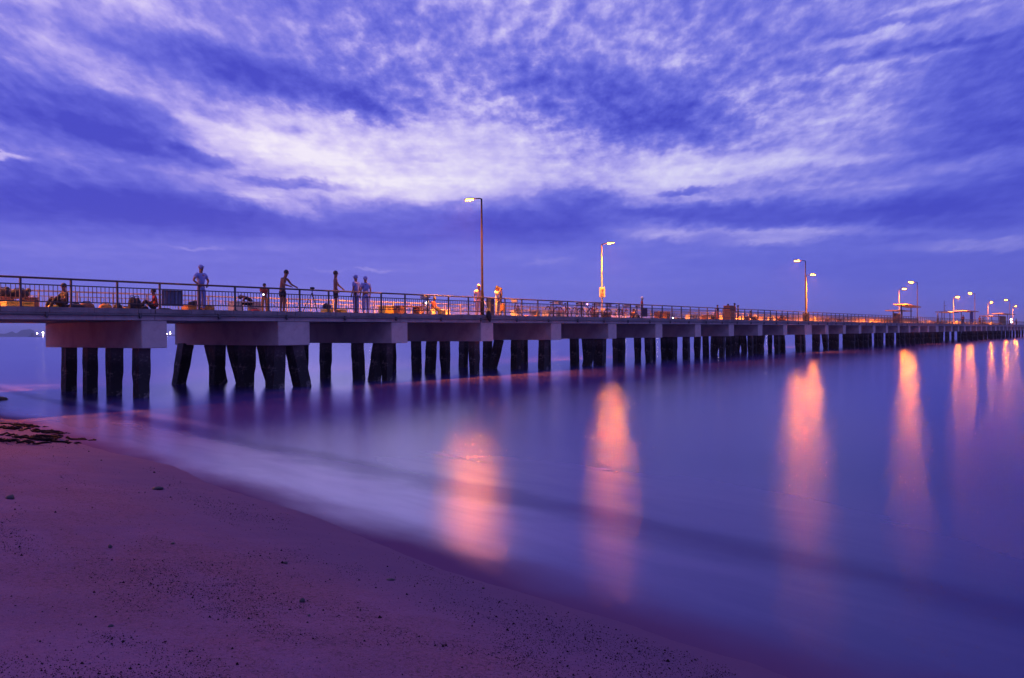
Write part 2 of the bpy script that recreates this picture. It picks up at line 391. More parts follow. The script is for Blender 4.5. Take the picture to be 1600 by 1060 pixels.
def build_water():
    me = bpy.data.meshes.new('sea')
    A = 9000
    # one sheet, its landward edge running under the sand
    ring = []
    def P(s, q): v = SN * s + SQ * q; return (v.x, v.y, 0.0)
    vs = []; fs = []
    ss = [3.2, 4.5, 6, 8, 10, 13, 17, 22, 28, 36, 46, 60, 80, 120, 200, 400, 1000, 3000, A]; qs = [-A, -3000, -1000, -400, -200, -120] + list(range(-80, 61, 5)) + [90, 140, 220, 400, 1000, 3000, A]
    for s in ss:
        for q in qs: vs.append(P(s, q))
    n = len(qs)
    for i in range(len(ss) - 1):
        for j in range(n - 1):
            a = i * n + j; fs.append((a, a + 1, a + n + 1, a + n))
    me.from_pydata(vs, [], fs); me.update()
    M = bpy.data.materials.new('sea_water'); M.use_nodes = True; nt = M.node_tree; T = NT(nt); b = nt.nodes['Principled BSDF']
    p = T.node('ShaderNodeNewGeometry').outputs['Position']
    s = T.vmath('DOT_PRODUCT', p, tuple(SN)); q = T.vmath('DOT_PRODUCT', p, tuple(SQ))
    sq = T.comb(s, q, 0.0)
    wob = T.math('MULTIPLY', T.math('SUBTRACT', T.noise(T.mapping(sq, scale=(1, 0.45, 1)), 0.9, 4, 0.55), 0.5), 1.0)
    s2 = T.math('ADD', s, wob)
    # milky foam smeared by the long exposure
    left = T.rng(q, -9.0, 1.5, 1.0, 0.0)
    f1 = T.math('MULTIPLY', 0.9, T.rng(s2, 6.2, 7.0, 1.0, 0.18))
    f2 = T.math('MULTIPLY', T.rng(s2, 6.9, 7.6), T.rng(s2, 8.4, 13.5, 1.0, 0.0))
    foam = T.math('MAXIMUM', T.math('MULTIPLY', f1, T.rng(q, -10.0, -1.0, 1.0, 0.16)), T.math('MULTIPLY', f2, T.math('MULTIPLY', T.math('MULTIPLY', left, T.rng(q, -24.0, -13.0)), 0.36)))
    veil = T.noise(T.mapping(T.comb(s, q, 0.0), rot=(0, 0, 0.15), scale=(1.6, 0.35, 1)), 1.1, 5, 0.6, 0.6)
    foam = T.math('MULTIPLY', foam, T.rng(veil, 0.15, 0.75, 0.62, 1.0))
    # lines of broken wave near the left
    lq = T.rng(q, -26.0, -11.0, 1.0, 0.0)
    ln = T.math('MULTIPLY', T.rng(T.math('ABSOLUTE', T.math('SUBTRACT', s2, 7.5)), 0.0, 0.6, 1.0, 0.0), lq)
    foam = T.math('MAXIMUM', foam, T.math('MULTIPLY', ln, 0.8))
    far = T.mapping(T.comb(T.xyz(p)[0], T.xyz(p)[1], 0.0), loc=(-24, 34, 0), rot=(0, 0, 0.12), scale=(9, 1.6, 1), typ='TEXTURE')
    foam = T.math('MAXIMUM', foam, T.rng(T.vmath('LENGTH', far), 0.4, 1.0, 0.7, 0.0))
    deepc = T.mix(T.rng(q, -14.0, 2.0), (0.040, 0.024, 0.22), (0.002, 0.007, 0.085))
    patch = T.noise(T.mapping(sq, scale=(1, 0.6, 1)), 0.16, 3, 0.5)
    deepc = T.mix(T.math('MULTIPLY', T.rng(patch, 0.35, 0.7), 0.3), deepc, (0.08, 0.035, 0.16))
    # the last thin sheet of water shows the wet sand it lies on
    thin = T.rng(s2, SHORE - 0.55, SHORE + 0.50)
    col = T.mix(foam, deepc, (0.31, 0.23, 0.42))
    band = T.rng(T.math('ABSOLUTE', T.math('SUBTRACT', s2, 6.95)), 0.0, 0.55, 1.0, 0.0)
    col = T.mix(T.math('MULTIPLY', band, 0.32), col, (0.07, 0.022, 0.11))
    col = T.mix(thin, SAND_WET, col)
    r1 = T.noise(T.mapping(p, scale=(1.0, 2.6, 1)), 2.2, 3, 0.6)
    r2 = T.noise(T.mapping(p, scale=(1.0, 3.2, 1)), 11.0, 4, 0.75)
    bn = T.node('ShaderNodeBump'); bn.inputs['Distance'].default_value = 0.006
    T.put(bn.inputs['Strength'], T.rng(s, 12.0, 75.0, 1.0, 0.0))
    T.put(bn.inputs['Height'], T.math('ADD', T.math('MULTIPLY', r1, 0.10), T.math('MULTIPLY', r2, 0.46)))
    df = T.node('ShaderNodeBsdfDiffuse'); T.put(df.inputs[0], col)
    gl = T.node('ShaderNodeBsdfAnisotropic', distribution='BECKMANN'); gl.inputs[0].default_value = (0.90, 0.92, 1, 1)
    T.put(gl.inputs['Roughness'], T.math('ADD', 0.19, T.math('MULTIPLY', foam, 0.03)))
    nt.links.new(bn.outputs[0], gl.inputs['Normal'])
    fr = T.node('ShaderNodeFresnel'); fr.inputs[0].default_value = 1.33
    fac = T.math('MULTIPLY', T.math('MINIMUM', T.math('MULTIPLY', fr.outputs[0], 0.85), 0.74), T.math('MULTIPLY', thin, T.math('SUBTRACT', 1.0, T.math('MULTIPLY', band, 0.22))))
    mx = T.node('ShaderNodeMixShader'); T.put(mx.inputs[0], fac); nt.links.new(df.outputs[0], mx.inputs[1]); nt.links.new(gl.outputs[0], mx.inputs[2])
    nt.links.new(mx.outputs[0], nt.nodes['Material Output'].inputs[0])
    nt.nodes.remove(b)
    me.materials.append(M)
    o = bpy.data.objects.new('sea', me); C.objects.link(o)
    o.location.z = 0.012
    tag(o, 'calm violet blue sea smoothed by long exposure', 'sea', kind='structure')
build_water()

# ------------------------------------------------------------------ pier
pier = empty('pier', W3(0, 0), PHI, 'long concrete pier on dark piles running out over the sea', 'pier')
def bents():
    out = [(-9.4, .9), (-3.4, .9), (1.4 + 5.9, .9), (13.4, .9), (19.0, 1.46)]
    out = [(-16.6, 1.0), (-10.6, 1.0), (-4.6, 1.0), (1.4, 1.0), (7.4, 1.0)][:4] + [(13.42, .87), (19.0, 1.46)]
    k = 3
    while True:
        r = 25.06 + 5.97 * (k - 3)
        if r > T1: break
        wide = (k % 10 == 2)
        out.append((r - 0.48 + (0.25 if wide else 0), 2.0 if wide else 0.97)); k += 1
    return out
BENTS = bents()
def build_pier():
    L_ = T1 - T0; mid = (T0 + T1) / 2
    MB().box((mid, W / 2, (SLAB + DECK) / 2 - 0.002), (L_, W - 0.30, DECK - SLAB - 0.02)).obj('deck_slab', m_deck, pier)
    # edge beams with a lighter lower band and the rough kerb above
    n = int(L_ / 5.97)
    for side, y, yb in (('n', 0.0, 0.15), ('f', W, W - 0.15)):
        sg = 1 if side == 'n' else -1
        ends = [T0] + [a for a, w in BENTS if T0 < a < 150] + [T1]
        for a, bb in zip(ends[:-1], ends[1:]):
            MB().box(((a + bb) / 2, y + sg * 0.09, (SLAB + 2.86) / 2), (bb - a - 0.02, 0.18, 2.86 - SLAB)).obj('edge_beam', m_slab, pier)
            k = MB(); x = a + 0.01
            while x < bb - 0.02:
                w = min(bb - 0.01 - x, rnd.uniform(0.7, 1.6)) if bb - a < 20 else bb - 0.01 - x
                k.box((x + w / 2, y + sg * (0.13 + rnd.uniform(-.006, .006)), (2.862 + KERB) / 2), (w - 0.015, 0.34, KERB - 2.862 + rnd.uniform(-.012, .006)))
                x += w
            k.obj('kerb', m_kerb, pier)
    capm = {}
    for i, (t, w) in enumerate(BENTS):
        if w not in capm: capm[w] = MB().box((0, W / 2, (CAPB + SLAB) / 2 - .002), (w, W - 0.06, SLAB - CAPB)).mesh('pile_cap', m_cap, bevel=0.02)
        inst(capm[w], 'pile_cap', pier, (t, 0, 0))
    # pile meshes: rough square shafts
    variants = []
    for k in range(7):
        g = random.Random(50 + k); mb = MB(); rings = 12; vs = []; hs = 0.5 + g.uniform(-.15, .25) if k % 2 == 0 else -1
        for i in range(rings):
            z = -1.6 + (CAPB + 1.62) * i / (rings - 1); w = 0.205 if z > hs else 0.18
            for sx, sy in ((-1, -1), (0, -1.0), (1, -1), (1, 0), (1, 1), (0, 1), (-1, 1), (-1, 0)):
                j = lambda: g.uniform(-.012, .012) * (1 if z < 1.5 else .2)
                vs.append((sx * w + j(), sy * w + j(), z))
        fs = [(i * 8 + j, i * 8 + (j + 1) % 8, (i + 1) * 8 + (j + 1) % 8, (i + 1) * 8 + j) for i in range(rings - 1) for j in range(8)]
        mb.add(vs, fs); variants.append(mb.mesh('pile', m_pile))
    def pile(t0, t1, y0, y1=None, f=1.0):
        y1 = y0 if y1 is None else y1
        ang = math.atan2(t0 - t1, CAPB); ay = -math.atan2(y0 - y1, CAPB)
        o = inst(rnd.choice(variants), 'pile', pier, (t1, y1, 0), (ay, ang, 0))
        k = 1 / math.cos(ang); o.scale = (f * rnd.uniform(.94, 1.08), f * rnd.uniform(.94, 1.08), k)
    for i, (t, w) in enumerate(BENTS):
        g = random.Random(i * 13 + 1)
        if abs(t - 13.42) < .1:
            for y in (.9, 2.85, 4.75, 6.55): pile(t - .02, t - .05, y)
        elif w > 1.2:
            for y in (.9, 2.9, 5.1, 6.9): pile(t + .60, t + 1.0, y, y, 1.25); pile(t - (.62 if y > 6 else .18), t - (1.0 if y > 6 else .30), y + .05, y, 1.25)
        else:
            for y in (.9, 2.9, 5.1, 7.0): pile(t + g.uniform(-.05, .05), t + g.uniform(-.1, .1), y + g.uniform(-.08, .08))
            if t > 20:
                y = {24.6: 1.35, 30.6: 2.35, 36.5: 4.2}.get(round(t, 1), g.choice((1.5, 2.2, 3.9, 6.0)))
                r = g.choice((-1, 1)) * g.uniform(.35, .6)
                pile(t, t + r, y, y + g.uniform(-.2, .2))
build_pier()
# pipe along the edge with clips
pp = empty('service_pipe', W3(0, 0), PHI, 'thin grey service pipe clipped along the near edge of the pier deck', 'pipe')
x = T0
g = random.Random(3); pts = []
while x < 160: pts.append((x, -0.055, 2.80 + g.uniform(-.004, .004))); x += 1.5
MB().tube(pts, 0.028, 6).obj('pipe_run', m_pipe, pp, True)
clip = MB().box((0, -0.05, 2.80), (0.07, 0.10, 0.13)).box((0, -.055, 2.74), (.05, .07, .10)).mesh('clip', m_pipe)
x = T0 + 1
while x < 120: inst(clip, 'clip', pp, (x, 0, 0)); x += 2.85

# ------------------------------------------------------------------ railings
POST = 1.42; PT0 = 9.42
m_rail_near = m_rail; m_rail_lit = mat('rail_paint_lit', (0.48, 0.36, 0.28), 0.5, 0.0, 0.2, 9)  # far rails painted lighter, with the lamp glow put into their colour
def railing(y, near):
    lab = 'dark steel railing with thin balusters along the near edge of the pier' if near else 'orange lit steel railing along the far edge of the pier'
    r = empty('railing', W3(0, y), PHI, lab, 'railing'); m_rail = m_rail_near if near else m_rail_lit
    # the long runs, cut at every sixth post
    z0 = DECK if not near else KERB
    y0 = KERB
    off = 0 if near else 0.45
    n0 = int((T0 - PT0) / POST); n1 = int((250 - PT0) / POST)
    post = MB().box((0, 0, .43), (.055, .055, .86)).box((0, 0, .012), (.12, .12, .024)).mesh('post', m_rail)
    for i in range(n0, n1):
        inst(post, 'post', r, (PT0 + off + i * POST, 0, y0))
    for i in range(n0, n1, 6):
        a = PT0 + off + i * POST; b = a + 6 * POST
        MB().tube([(a, 0, y0 + .875), (b, 0, y0 + .875)], .033, 8).obj('handrail', m_rail, r, True)
        MB().box(((a + b) / 2, 0, y0 + .675), (b - a - .002, .03, .035)).obj('middle_rail', m_rail, r)
        MB().box(((a + b) / 2, 0, y0 + .165), (b - a - .002, .03, .035)).obj('bottom_rail', m_rail, r)
    bal = MB().box((0, 0, .42), (.017, .017, .475)).mesh('baluster', m_rail)
    start = PT0 + off + (-3 if near else -1) * POST; cnt = 0; stuff = MB()
    i = -3 if near else -1
    ii = i
    while PT0 + off + ii * POST < 125:
        a = PT0 + off + ii * POST
        for k in range(1, 11):
            xx = a + k * POST / 11
            if cnt < 300: inst(bal, 'baluster', r, (xx, 0, y0)); cnt += 1
            else:
                stuff.box((xx, 0, y0 + .42), (.017, .017, .475))
        ii += 1
    for ii in range(n0, i):
        a = PT0 + off + ii * POST
        for k in range(1, 11): stuff.box((a + k * POST / 11, 0, y0 + .42), (.017, .017, .475))
    o = stuff.obj('balusters_beyond', m_rail, r); o['kind'] = 'stuff'
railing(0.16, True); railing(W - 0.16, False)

# ------------------------------------------------------------------ street lamps
lamp0 = None
def lamp_meshes():
    post = MB().tube([(0, 0, 0), (0, 0, .9), (0, 0, .92), (0, 0, 5.95)], [.085, .085, .06, .04], 10).mesh('lamp_post', m_lamp, True)
    base = MB().box((0, 0, .02), (.3, .3, .04)).box((0, 0, .07), (.2, .2, .06)).mesh('base_plate', m_lamp)
    arm = MB().tube([(0, 0, 5.90), (0, .10, 5.97), (0, .55, 6.0)], [.035, .03, .028], 8).mesh('arm', m_lamp, True)
    h = MB()
    prof = [(.45, .05, .03), (.55, .085, .06), (.75, .12, .085), (.98, .13, .075), (1.10, .09, .045), (1.14, .03, .02)]
    vs = []
    for yy, hw, ht in prof:
        for k in range(8):
            a = math.pi * k / 7
            vs.append((hw * math.cos(a), yy, 6.0 + ht * math.sin(a) - .01))
    fs = [(i * 8 + k, i * 8 + k + 1, (i + 1) * 8 + k + 1, (i + 1) * 8 + k) for i in range(5) for k in range(7)]
    fs += [(i * 8, (i + 1) * 8, (i + 1) * 8 + 7, i * 8 + 7) for i in range(5)]
    h.add(vs, fs)
    head = h.mesh('lamp_housing', m_head, True)
    lens = MB(); lens.ball((0, .80, 5.990), (.125, .27, .036), 14, 6)
    bowl = lens.mesh('lamp_bowl', m_lens, True)
    door = MB().box((.083, 0, .55), (.02, .1, .4)).mesh('access_door', m_lamp)
    return post, base, arm, head, bowl, door
LM = lamp_meshes()
m_lamp_shaded = mat('lamp_steel_shaded', (0.012, 0.009, 0.012), 0.6, 0.0, 0.2, 5)  # shaded copy of the lamp steel: near posts' unlit side put into the colour
m_lamp_shaded.node_tree.nodes['Principled BSDF'].inputs['Specular IOR Level'].default_value = 0.0
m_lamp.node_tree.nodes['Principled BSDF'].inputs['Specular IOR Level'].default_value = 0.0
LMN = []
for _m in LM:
    if _m.materials[0] == m_lamp: _m = _m.copy(); _m.materials[0] = m_lamp_shaded
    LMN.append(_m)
LAMP_LIGHT = bpy.data.lights.new('lamp_light', 'SPOT'); LAMP_LIGHT.energy = 34000; LAMP_LIGHT.color = (1.0, 0.27, 0.010)
LAMP_LIGHT.spot_size = R(148); LAMP_LIGHT.spot_blend = 1.0; LAMP_LIGHT.shadow_soft_size = 0.1
def street_lamp(t, near, label):
    y = 0.42 if near else W - 0.42
    o = empty('street_lamp', W3(t, y, DECK), PHI + (0 if near else math.pi), label, 'street lamp', 'street lamps along the pier')
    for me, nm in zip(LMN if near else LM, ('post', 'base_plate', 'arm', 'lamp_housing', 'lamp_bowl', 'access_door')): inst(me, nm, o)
    o2 = bpy.data.objects.new('lamp_light', LAMP_LIGHT); C.objects.link(o2); o2.parent = o; o2.location = (0, .80, 5.94); o2.rotation_euler = (R(28 if near else 10), 0, 0)
    return o
tn = [t_at(p, .3) for p in (757, 1261, 1435, 1524.5, 1579)]
tf = [t_at(p, W - .3) for p in (939, 1259, 1404, 1489, 1543, 1582)]
near_l = ['tallest looking lamp, nearest and alone left of centre, its head pointing left', 'lamp with left pointing head, beside the shorter looking lamp at right of centre',
  'lamp behind the paired shelters with its head pointing left', 'lamp over the blue column shelter with its head pointing left', 'rightmost lamp whose head points left, above the last shelter']
far_l = ['pale lamp carrying a yellow number sign, its head pointing right', 'shorter looking lamp facing right, just behind the tall lamp right of centre', 'lamp facing right that rises behind the first pair of shelters',
  'lamp facing right beside the low thin roofed shelter', 'lamp facing right between the blue column shelter and the walled shelter', 'small distant lamp facing right at the far right end']
for t, l in zip(tn, near_l): street_lamp(t, True, l)
for t, l in zip(tf, far_l): street_lamp(t, False, l)
SP = 47.6
street_lamp(tn[0] - SP, True, 'lamp on the near pier edge beyond the left border of the picture')
street_lamp(tf[0] - SP, False, 'lamp on the far pier edge beyond the left border of the picture')
street_lamp(tn[-1] + 50, True, 'lamp on the near pier edge beyond the right border of the picture')
street_lamp(tf[-1] + 48, False, 'lamp on the far pier edge beyond the right border of the picture')
# sign on the far lamp
sg = empty('number_sign', W3(tf[0], W - .42, DECK), R(-14), 'yellow upright sign plate with two dark numbers strapped to a lamp post', 'sign')
MB().box((0.03, -.10, 2.22), (.44, .02, .76)).obj('sign_plate', m_sign, sg, bevel=.004)
MB().box((0, -.05, 2.45), (.16, .10, .03)).box((0, -.05, 1.98), (.16, .10, .03)).obj('strap', m_lamp, sg)
for txt, zz in (('10', 2.38), ('54', 2.06)):
    cu = bpy.data.curves.new('lettering', 'FONT'); cu.body = txt; cu.size = .26; cu.align_x = 'CENTER'; cu.align_y = 'CENTER'; cu.extrude = .004; cu.offset = .006
    to = bpy.data.objects.new('tmp', cu); C.objects.link(to)
    me = bpy.data.meshes.new_from_object(to); bpy.data.objects.remove(to); me.materials.clear(); me.materials.append(m_ink)
    inst(me, 'lettering', sg, (.03, -.118, zz), (math.pi / 2, 0, 0))

# ------------------------------------------------------------------ people
def skin_mesh(name, joints, edges, m_, root=0, sub=1, extra=None):
    me = bpy.data.meshes.new(name); me.from_pydata([j[0] for j in joints], edges, [])
    o = bpy.data.objects.new('tmp', me); C.objects.link(o)
    sk = o.modifiers.new('s', 'SKIN'); sk.use_smooth_shade = True; sk.branch_smoothing = 0.4
    lay = me.skin_vertices[0].data
    for i, j in enumerate(joints):
        r = j[1]; lay[i].radius = r if isinstance(r, tuple) else (r, r)
        lay[i].use_root = (i == root)
    o.modifiers.new('u', 'SUBSURF').levels = sub
    dg = bpy.context.evaluated_depsgraph_get(); dg.update()
    out = bpy.data.meshes.new_from_object(o.evaluated_get(dg)); out.name = name
    bpy.data.objects.remove(o)
    if extra and extra.v:
        bm = bmesh.new(); bm.from_mesh(out); e = extra.mesh('e', m_, True); bm.from_mesh(e); bm.to_mesh(out); bm.free()
    out.materials.clear(); out.materials.append(m_)
    out.polygons.foreach_set('use_smooth', [True] * len(out.polygons))
    return out
STAND = dict(pel=(0, 0, .94), wai=(0, .0, 1.08), che=(0, 0, 1.28), nek=(0, 0, 1.47), hed=(0, .02, 1.58), top=(0, .02, 1.69),
  shl=(-.18, 0, 1.41), ell=(-.24, -.02, 1.13), wrl=(-.25, .06, .88), shr=(.18, 0, 1.41), elr=(.24, -.02, 1.13), wrr=(.25, .06, .88),
  hil=(-.10, 0, .90), knl=(-.11, .02, .50), anl=(-.11, -.02, .09), tol=(-.12, .14, .035), hir=(.10, 0, .90), knr=(.11, .02, .50), anr=(.11, -.02, .09), tor=(.12, .14, .035))
SIT = dict(STAND, pel=(0, 0, .52), wai=(0, .0, .66), che=(0, .04, .86), nek=(0, .07, 1.04), hed=(0, .11, 1.14), top=(0, .12, 1.25),
  shl=(-.18, .05, .98), ell=(-.23, .10, .72), wrl=(-.14, .32, .60), shr=(.18, .05, .98), elr=(.23, .10, .72), wrr=(.14, .32, .60),
  hil=(-.10, .02, .50), knl=(-.13, .44, .50), anl=(-.13, .42, .09), tol=(-.14, .57, .035), hir=(.10, .02, .50), knr=(.13, .44, .50), anr=(.13, .42, .09), tor=(.14, .57, .035))
FLOOR = dict(STAND, pel=(0, 0, .12), wai=(0, -.03, .26), che=(0, -.02, .48), nek=(0, .03, .66), hed=(0, .07, .77), top=(0, .08, .88),
  shl=(-.18, 0, .60), ell=(-.26, .12, .38), wrl=(-.16, .36, .40), shr=(.18, 0, .60), elr=(.26, .12, .38), wrr=(.16, .36, .40),
  hil=(-.10, .04, .12), knl=(-.17, .36, .46), anl=(-.13, .60, .08), tol=(-.14, .74, .035), hir=(.10, .04, .12), knr=(.17, .36, .46), anr=(.13, .60, .08), tor=(.14, .74, .035))
def person(loc, rz, label, pose=STAND, shirt=None, legs=m_dark, longlegs=True, scale=1.0, hat=None, group=None, longhair=False, **over):
    P = dict(pose); P.update(over)
    V = {k: Vector(v) for k, v in P.items()}
    names = list(V); J = []; idx = {}
    rad = dict(pel=(.14, .105), wai=(.125, .09), che=(.15, .10), nek=.055, hed=.085, top=.075, shl=.06, shr=.06, ell=.042, elr=.042, wrl=.03, wrr=.03,
               hil=.085, hir=.085, knl=.058, knr=.058, anl=.04, anr=.04, tol=.033, tor=.033)
    for k in names: idx[k] = len(J); J.append((tuple(V[k]), rad[k]))
    E = [('pel', 'wai'), ('wai', 'che'), ('che', 'nek'), ('nek', 'hed'), ('hed', 'top'), ('che', 'shl'), ('shl', 'ell'), ('ell', 'wrl'), ('che', 'shr'), ('shr', 'elr'), ('elr', 'wrr'),
         ('pel', 'hil'), ('hil', 'knl'), ('knl', 'anl'), ('anl', 'tol'), ('pel', 'hir'), ('hir', 'knr'), ('knr', 'anr'), ('anr', 'tor')]
    edges = [(idx[a], idx[b]) for a, b in E]
    ex = MB()
    for w, e in (('wrl', 'ell'), ('wrr', 'elr')):           # palm, four unequal fingers and a thumb
        dr = (V[w] - V[e]).normalized(); side = dr.cross(Vector((0, 0, 1)))
        side = side.normalized() if side.length > .1 else Vector((1, 0, 0)); dn = dr.cross(side).normalized()
        pal = V[w] + dr * .05
        ex.tube([V[w] - dr * .02, V[w] + dr * .03, pal + dr * .03], [.026, .034, .030], 6)
        for k, ln in enumerate((.055, .07, .065, .05)):
            b0 = pal + dr * .02 + side * (-.027 + .018 * k)
            ex.tube([b0, b0 + dr * ln * .55, b0 + dr * ln * .9 + dn * .025], [.010, .009, .007], 5)
        ex.tube([pal - side * .025 - dr * .02, pal - side * .05 + dr * .015, pal - side * .05 + dr * .045 + dn * .01], [.012, .010, .008], 5)
    hd = V['hed'] * .55 + V['top'] * .45; upv = (V['top'] - V['nek']).normalized(); fwd = Vector((0, 1, 0)); fwd = (fwd - upv * fwd.dot(upv)).normalized(); sd = fwd.cross(upv)
    ex.tube([hd + fwd * .075 + upv * .02, hd + fwd * .105 - upv * .015], [.008, .016], 5)      # nose
    for s in (-1, 1):
        ex.ball(tuple(hd + sd * s * .088), (.014, .02, .03), 6, 4); ex.ball(tuple(hd + fwd * .078 + sd * s * .032 + upv * .02), .012, 6, 4)
    ex.ball(tuple(hd + fwd * .078 - upv * .045), (.026, .01, .008), 6, 4)
    o = empty('person', loc, rz, label, 'person', group); o.scale = (scale,) * 3
    inst(skin_mesh('body', J, edges, m_skin, idx['pel'], 1, ex), 'body', o)
    def cloth(name, keys, es, grow, m_, root):
        jj = []; ii = {}
        for k, (pos, r) in keys.items():
            ii[k] = len(jj); jj.append((tuple(pos), r))
        inst(skin_mesh(name, jj, [(ii[a], ii[b]) for a, b in es], m_, ii[root], 1), name, o)
    g = .022
    kn = .5 if longlegs else 0
    lk = {'pel': (V['pel'], (.165, .13)), 'wai': (V['pel'].lerp(V['wai'], .5), (.15, .12))}
    le = [('pel', 'wai')]
    for s in 'lr':
        h, k, a = V['hi' + s], V['kn' + s], V['an' + s]
        lk['h' + s] = (h, .105)
        le.append(('pel', 'h' + s))
        if longlegs:
            lk['k' + s] = (k, .08); lk['a' + s] = (k.lerp(a, .92), .065); le += [('h' + s, 'k' + s), ('k' + s, 'a' + s)]
        else:
            lk['k' + s] = (h.lerp(k, .75), .095); le += [('h' + s, 'k' + s)]
    cloth('trousers' if longlegs else 'shorts', lk, le, g, legs, 'pel')
    if shirt:
        tk = {'pel': (V['pel'].lerp(V['wai'], .35), (.165, .13)), 'wai': (V['wai'], (.155, .12)), 'che': (V['che'], (.18, .13)), 'nek': (V['che'].lerp(V['nek'], .75), .075)}
        te = [('pel', 'wai'), ('wai', 'che'), ('che', 'nek')]
        for s in 'lr':
            tk['s' + s] = (V['sh' + s], .085); tk['e' + s] = (V['sh' + s].lerp(V['el' + s], .7), .068); te += [('che', 's' + s), ('s' + s, 'e' + s)]
        cloth('shirt', tk, te, g, shirt, 'che')
    hm = MB(); hc = hd + upv * .03 - fwd * .018
    hm.ball(tuple(hc), (.098, .102, .098), 10, 6)
    if longhair: hm.tube([hc, hc - upv * .13 - fwd * .06, hc - upv * .26 - fwd * .06], [.08, .08, .04], 8)
    hair = hm.obj('hair' if not hat else 'hat', hat or m_hair, o, True)
    if hat: MB().ball(tuple(hc + fwd * .10 + upv * .02), (.075, .07, .012), 10, 4).obj('hat_brim', hat, o, True)
    return o
EAST = PHI            # facing +L (away) is local +Y when rz = PHI
def face(t, extra=0): return PHI + extra
SEA = PHI + math.pi   # facing the camera side
RIGHT = PHI - math.pi / 2   # facing along +t
LEFT = PHI + math.pi / 2

person(deck(525, .62), PHI - 2.2, 'bare chested man in dark shorts standing upright with one hand out on the railing', legs=m_dark, longlegs=False, scale=1.04,
       shl=(-.18, 0, 1.41), ell=(-.34, .12, 1.20), wrl=(-.50, .30, 1.06), elr=(.22, -.06, 1.14), wrr=(.20, .08, .94))
person(deck(442, .60), PHI - 2.75, 'bare backed man in dark shorts leaning on the railing near the child in red', legs=m_dark, longlegs=False, scale=1.0,
       che=(0, .06, 1.26), nek=(0, .14, 1.43), hed=(0, .18, 1.53), top=(-.01, .19, 1.64), shl=(-.18, .09, 1.37), shr=(.18, .09, 1.37), ell=(-.30, .22, 1.14), wrl=(-.26, .42, 1.05), elr=(.26, .22, 1.12), wrr=(.16, .42, 1.05))
person(deck(414, 1.7), PHI + 2.6, 'small child in red shirt and orange trousers holding a lit camera by the tripod', shirt=m_red, legs=m_orange, scale=.70,
       elr=(.22, .16, 1.22), wrr=(.08, .26, 1.40), ell=(-.22, .16, 1.22), wrl=(-.06, .26, 1.38))
person(deck(315, .65), PHI - 2.9, 'hazy blue clothed person standing with arms akimbo above the low orange bench', shirt=m_blueg, legs=m_blueg, scale=.97, hat=m_blueg,
       ell=(-.36, .0, 1.16), wrl=(-.20, .10, 1.0), elr=(.36, .0, 1.16), wrr=(.20, .10, 1.0))
person(deck(557, 1.1), PHI + .3, 'left of two blue grey figures standing close together behind the railing', shirt=m_blueg, legs=m_blueg, scale=1.0, hat=m_blueg)
person(deck(572, 1.25), PHI - .2, 'right of two blue grey figures standing close together behind the railing', shirt=m_blueg, legs=m_blueg, scale=.99, hat=m_blueg)
person(deck(749, .9), PHI + 2.5, 'person in a pale pink shirt right beside the tall near lamp post', shirt=m_pink, legs=m_pink, scale=.95, hat=m_pink)
person(deck(777.5, 1.3), SEA + .15, 'long haired woman in white top and pale trousers lifting a camera to her eye', shirt=m_white, legs=m_ltrs, scale=.96, longhair=True,
       elr=(.24, .16, 1.24), wrr=(.07, .24, 1.52), ell=(-.24, .16, 1.24), wrl=(-.07, .24, 1.50))
person(deck(782, 1.9), PHI + .4, 'dark clothed person half hidden behind the woman with the camera', shirt=m_dark, legs=m_ltrs, scale=.95)
# seated
person(deck(14, 3.7), PHI + .3, 'left of two people sitting behind the left border bench, in a brown shirt', FLOOR, m_brown, m_dark, scale=.88)
person(deck(45, 3.7), PHI - .5, 'right of two people sitting behind the left border bench, in a pale blue shirt', FLOOR, m_blueg, m_dark, scale=.86)
person(deck(101, .85), LEFT + .1, 'dark clothed person sitting on the deck against a railing post, legs stretched left', FLOOR, m_dark, m_dark, scale=.86, hed=(0, .02, .82), top=(0, .02, .93), nek=(0, -.01, .70))
person(deck(243, .95), LEFT - .5, 'hunched person in dark red sitting beside the grey blue board', FLOOR, m_red, m_dark, scale=.84)
person(deck(677, 3.2), SEA + .4, 'person in a red shirt seated on the low orange bench', SIT, m_red, m_dark, scale=.82)
person(deck(393, 2.3), PHI + 1.0, 'dark clothed person bent double on the bench with an orange end block', SIT, m_dark, m_dark, scale=.85, che=(0, .18, .78), nek=(0, .34, .84), hed=(0, .42, .84), top=(0, .5, .80), shl=(-.18, .26, .80), shr=(.18, .26, .80), ell=(-.2, .38, .62), elr=(.2, .38, .62))
person(deck(989, 2.5), SEA, 'person in an orange shirt sitting low between the bicycles and the blue board', FLOOR, m_orange, m_dark, scale=.85)
person(deck(1003.5, 2.0), SEA + .4, 'person in white and red standing behind the dark blue board', shirt=m_red, legs=m_ltrs, scale=.92, hat=m_white)
person(deck(1121.5, 2.0), PHI, 'dark clothed person standing alone left of the tall brown cabinet', shirt=m_dark, legs=m_red, scale=.76)
person(deck(1138, 4.0), PHI, 'person whose dark head shows above the left side of the tall brown cabinet', shirt=m_dark, legs=m_dark, scale=.93)
person(deck(1148, 3.0), SEA, 'person in a bright red shirt just right of the tall brown cabinet', shirt=m_red, legs=m_ltrs, scale=.94)
person(deck(1153.5, 4.2), PHI + .5, 'person in an orange shirt, rightmost of the group by the tall cabinet', shirt=m_orange, legs=m_red, scale=.90)
person(deck(1174, 3.4), PHI, 'dark haired person sitting on the brown bench right of the cabinet group', SIT, m_red, m_dark, scale=.80)

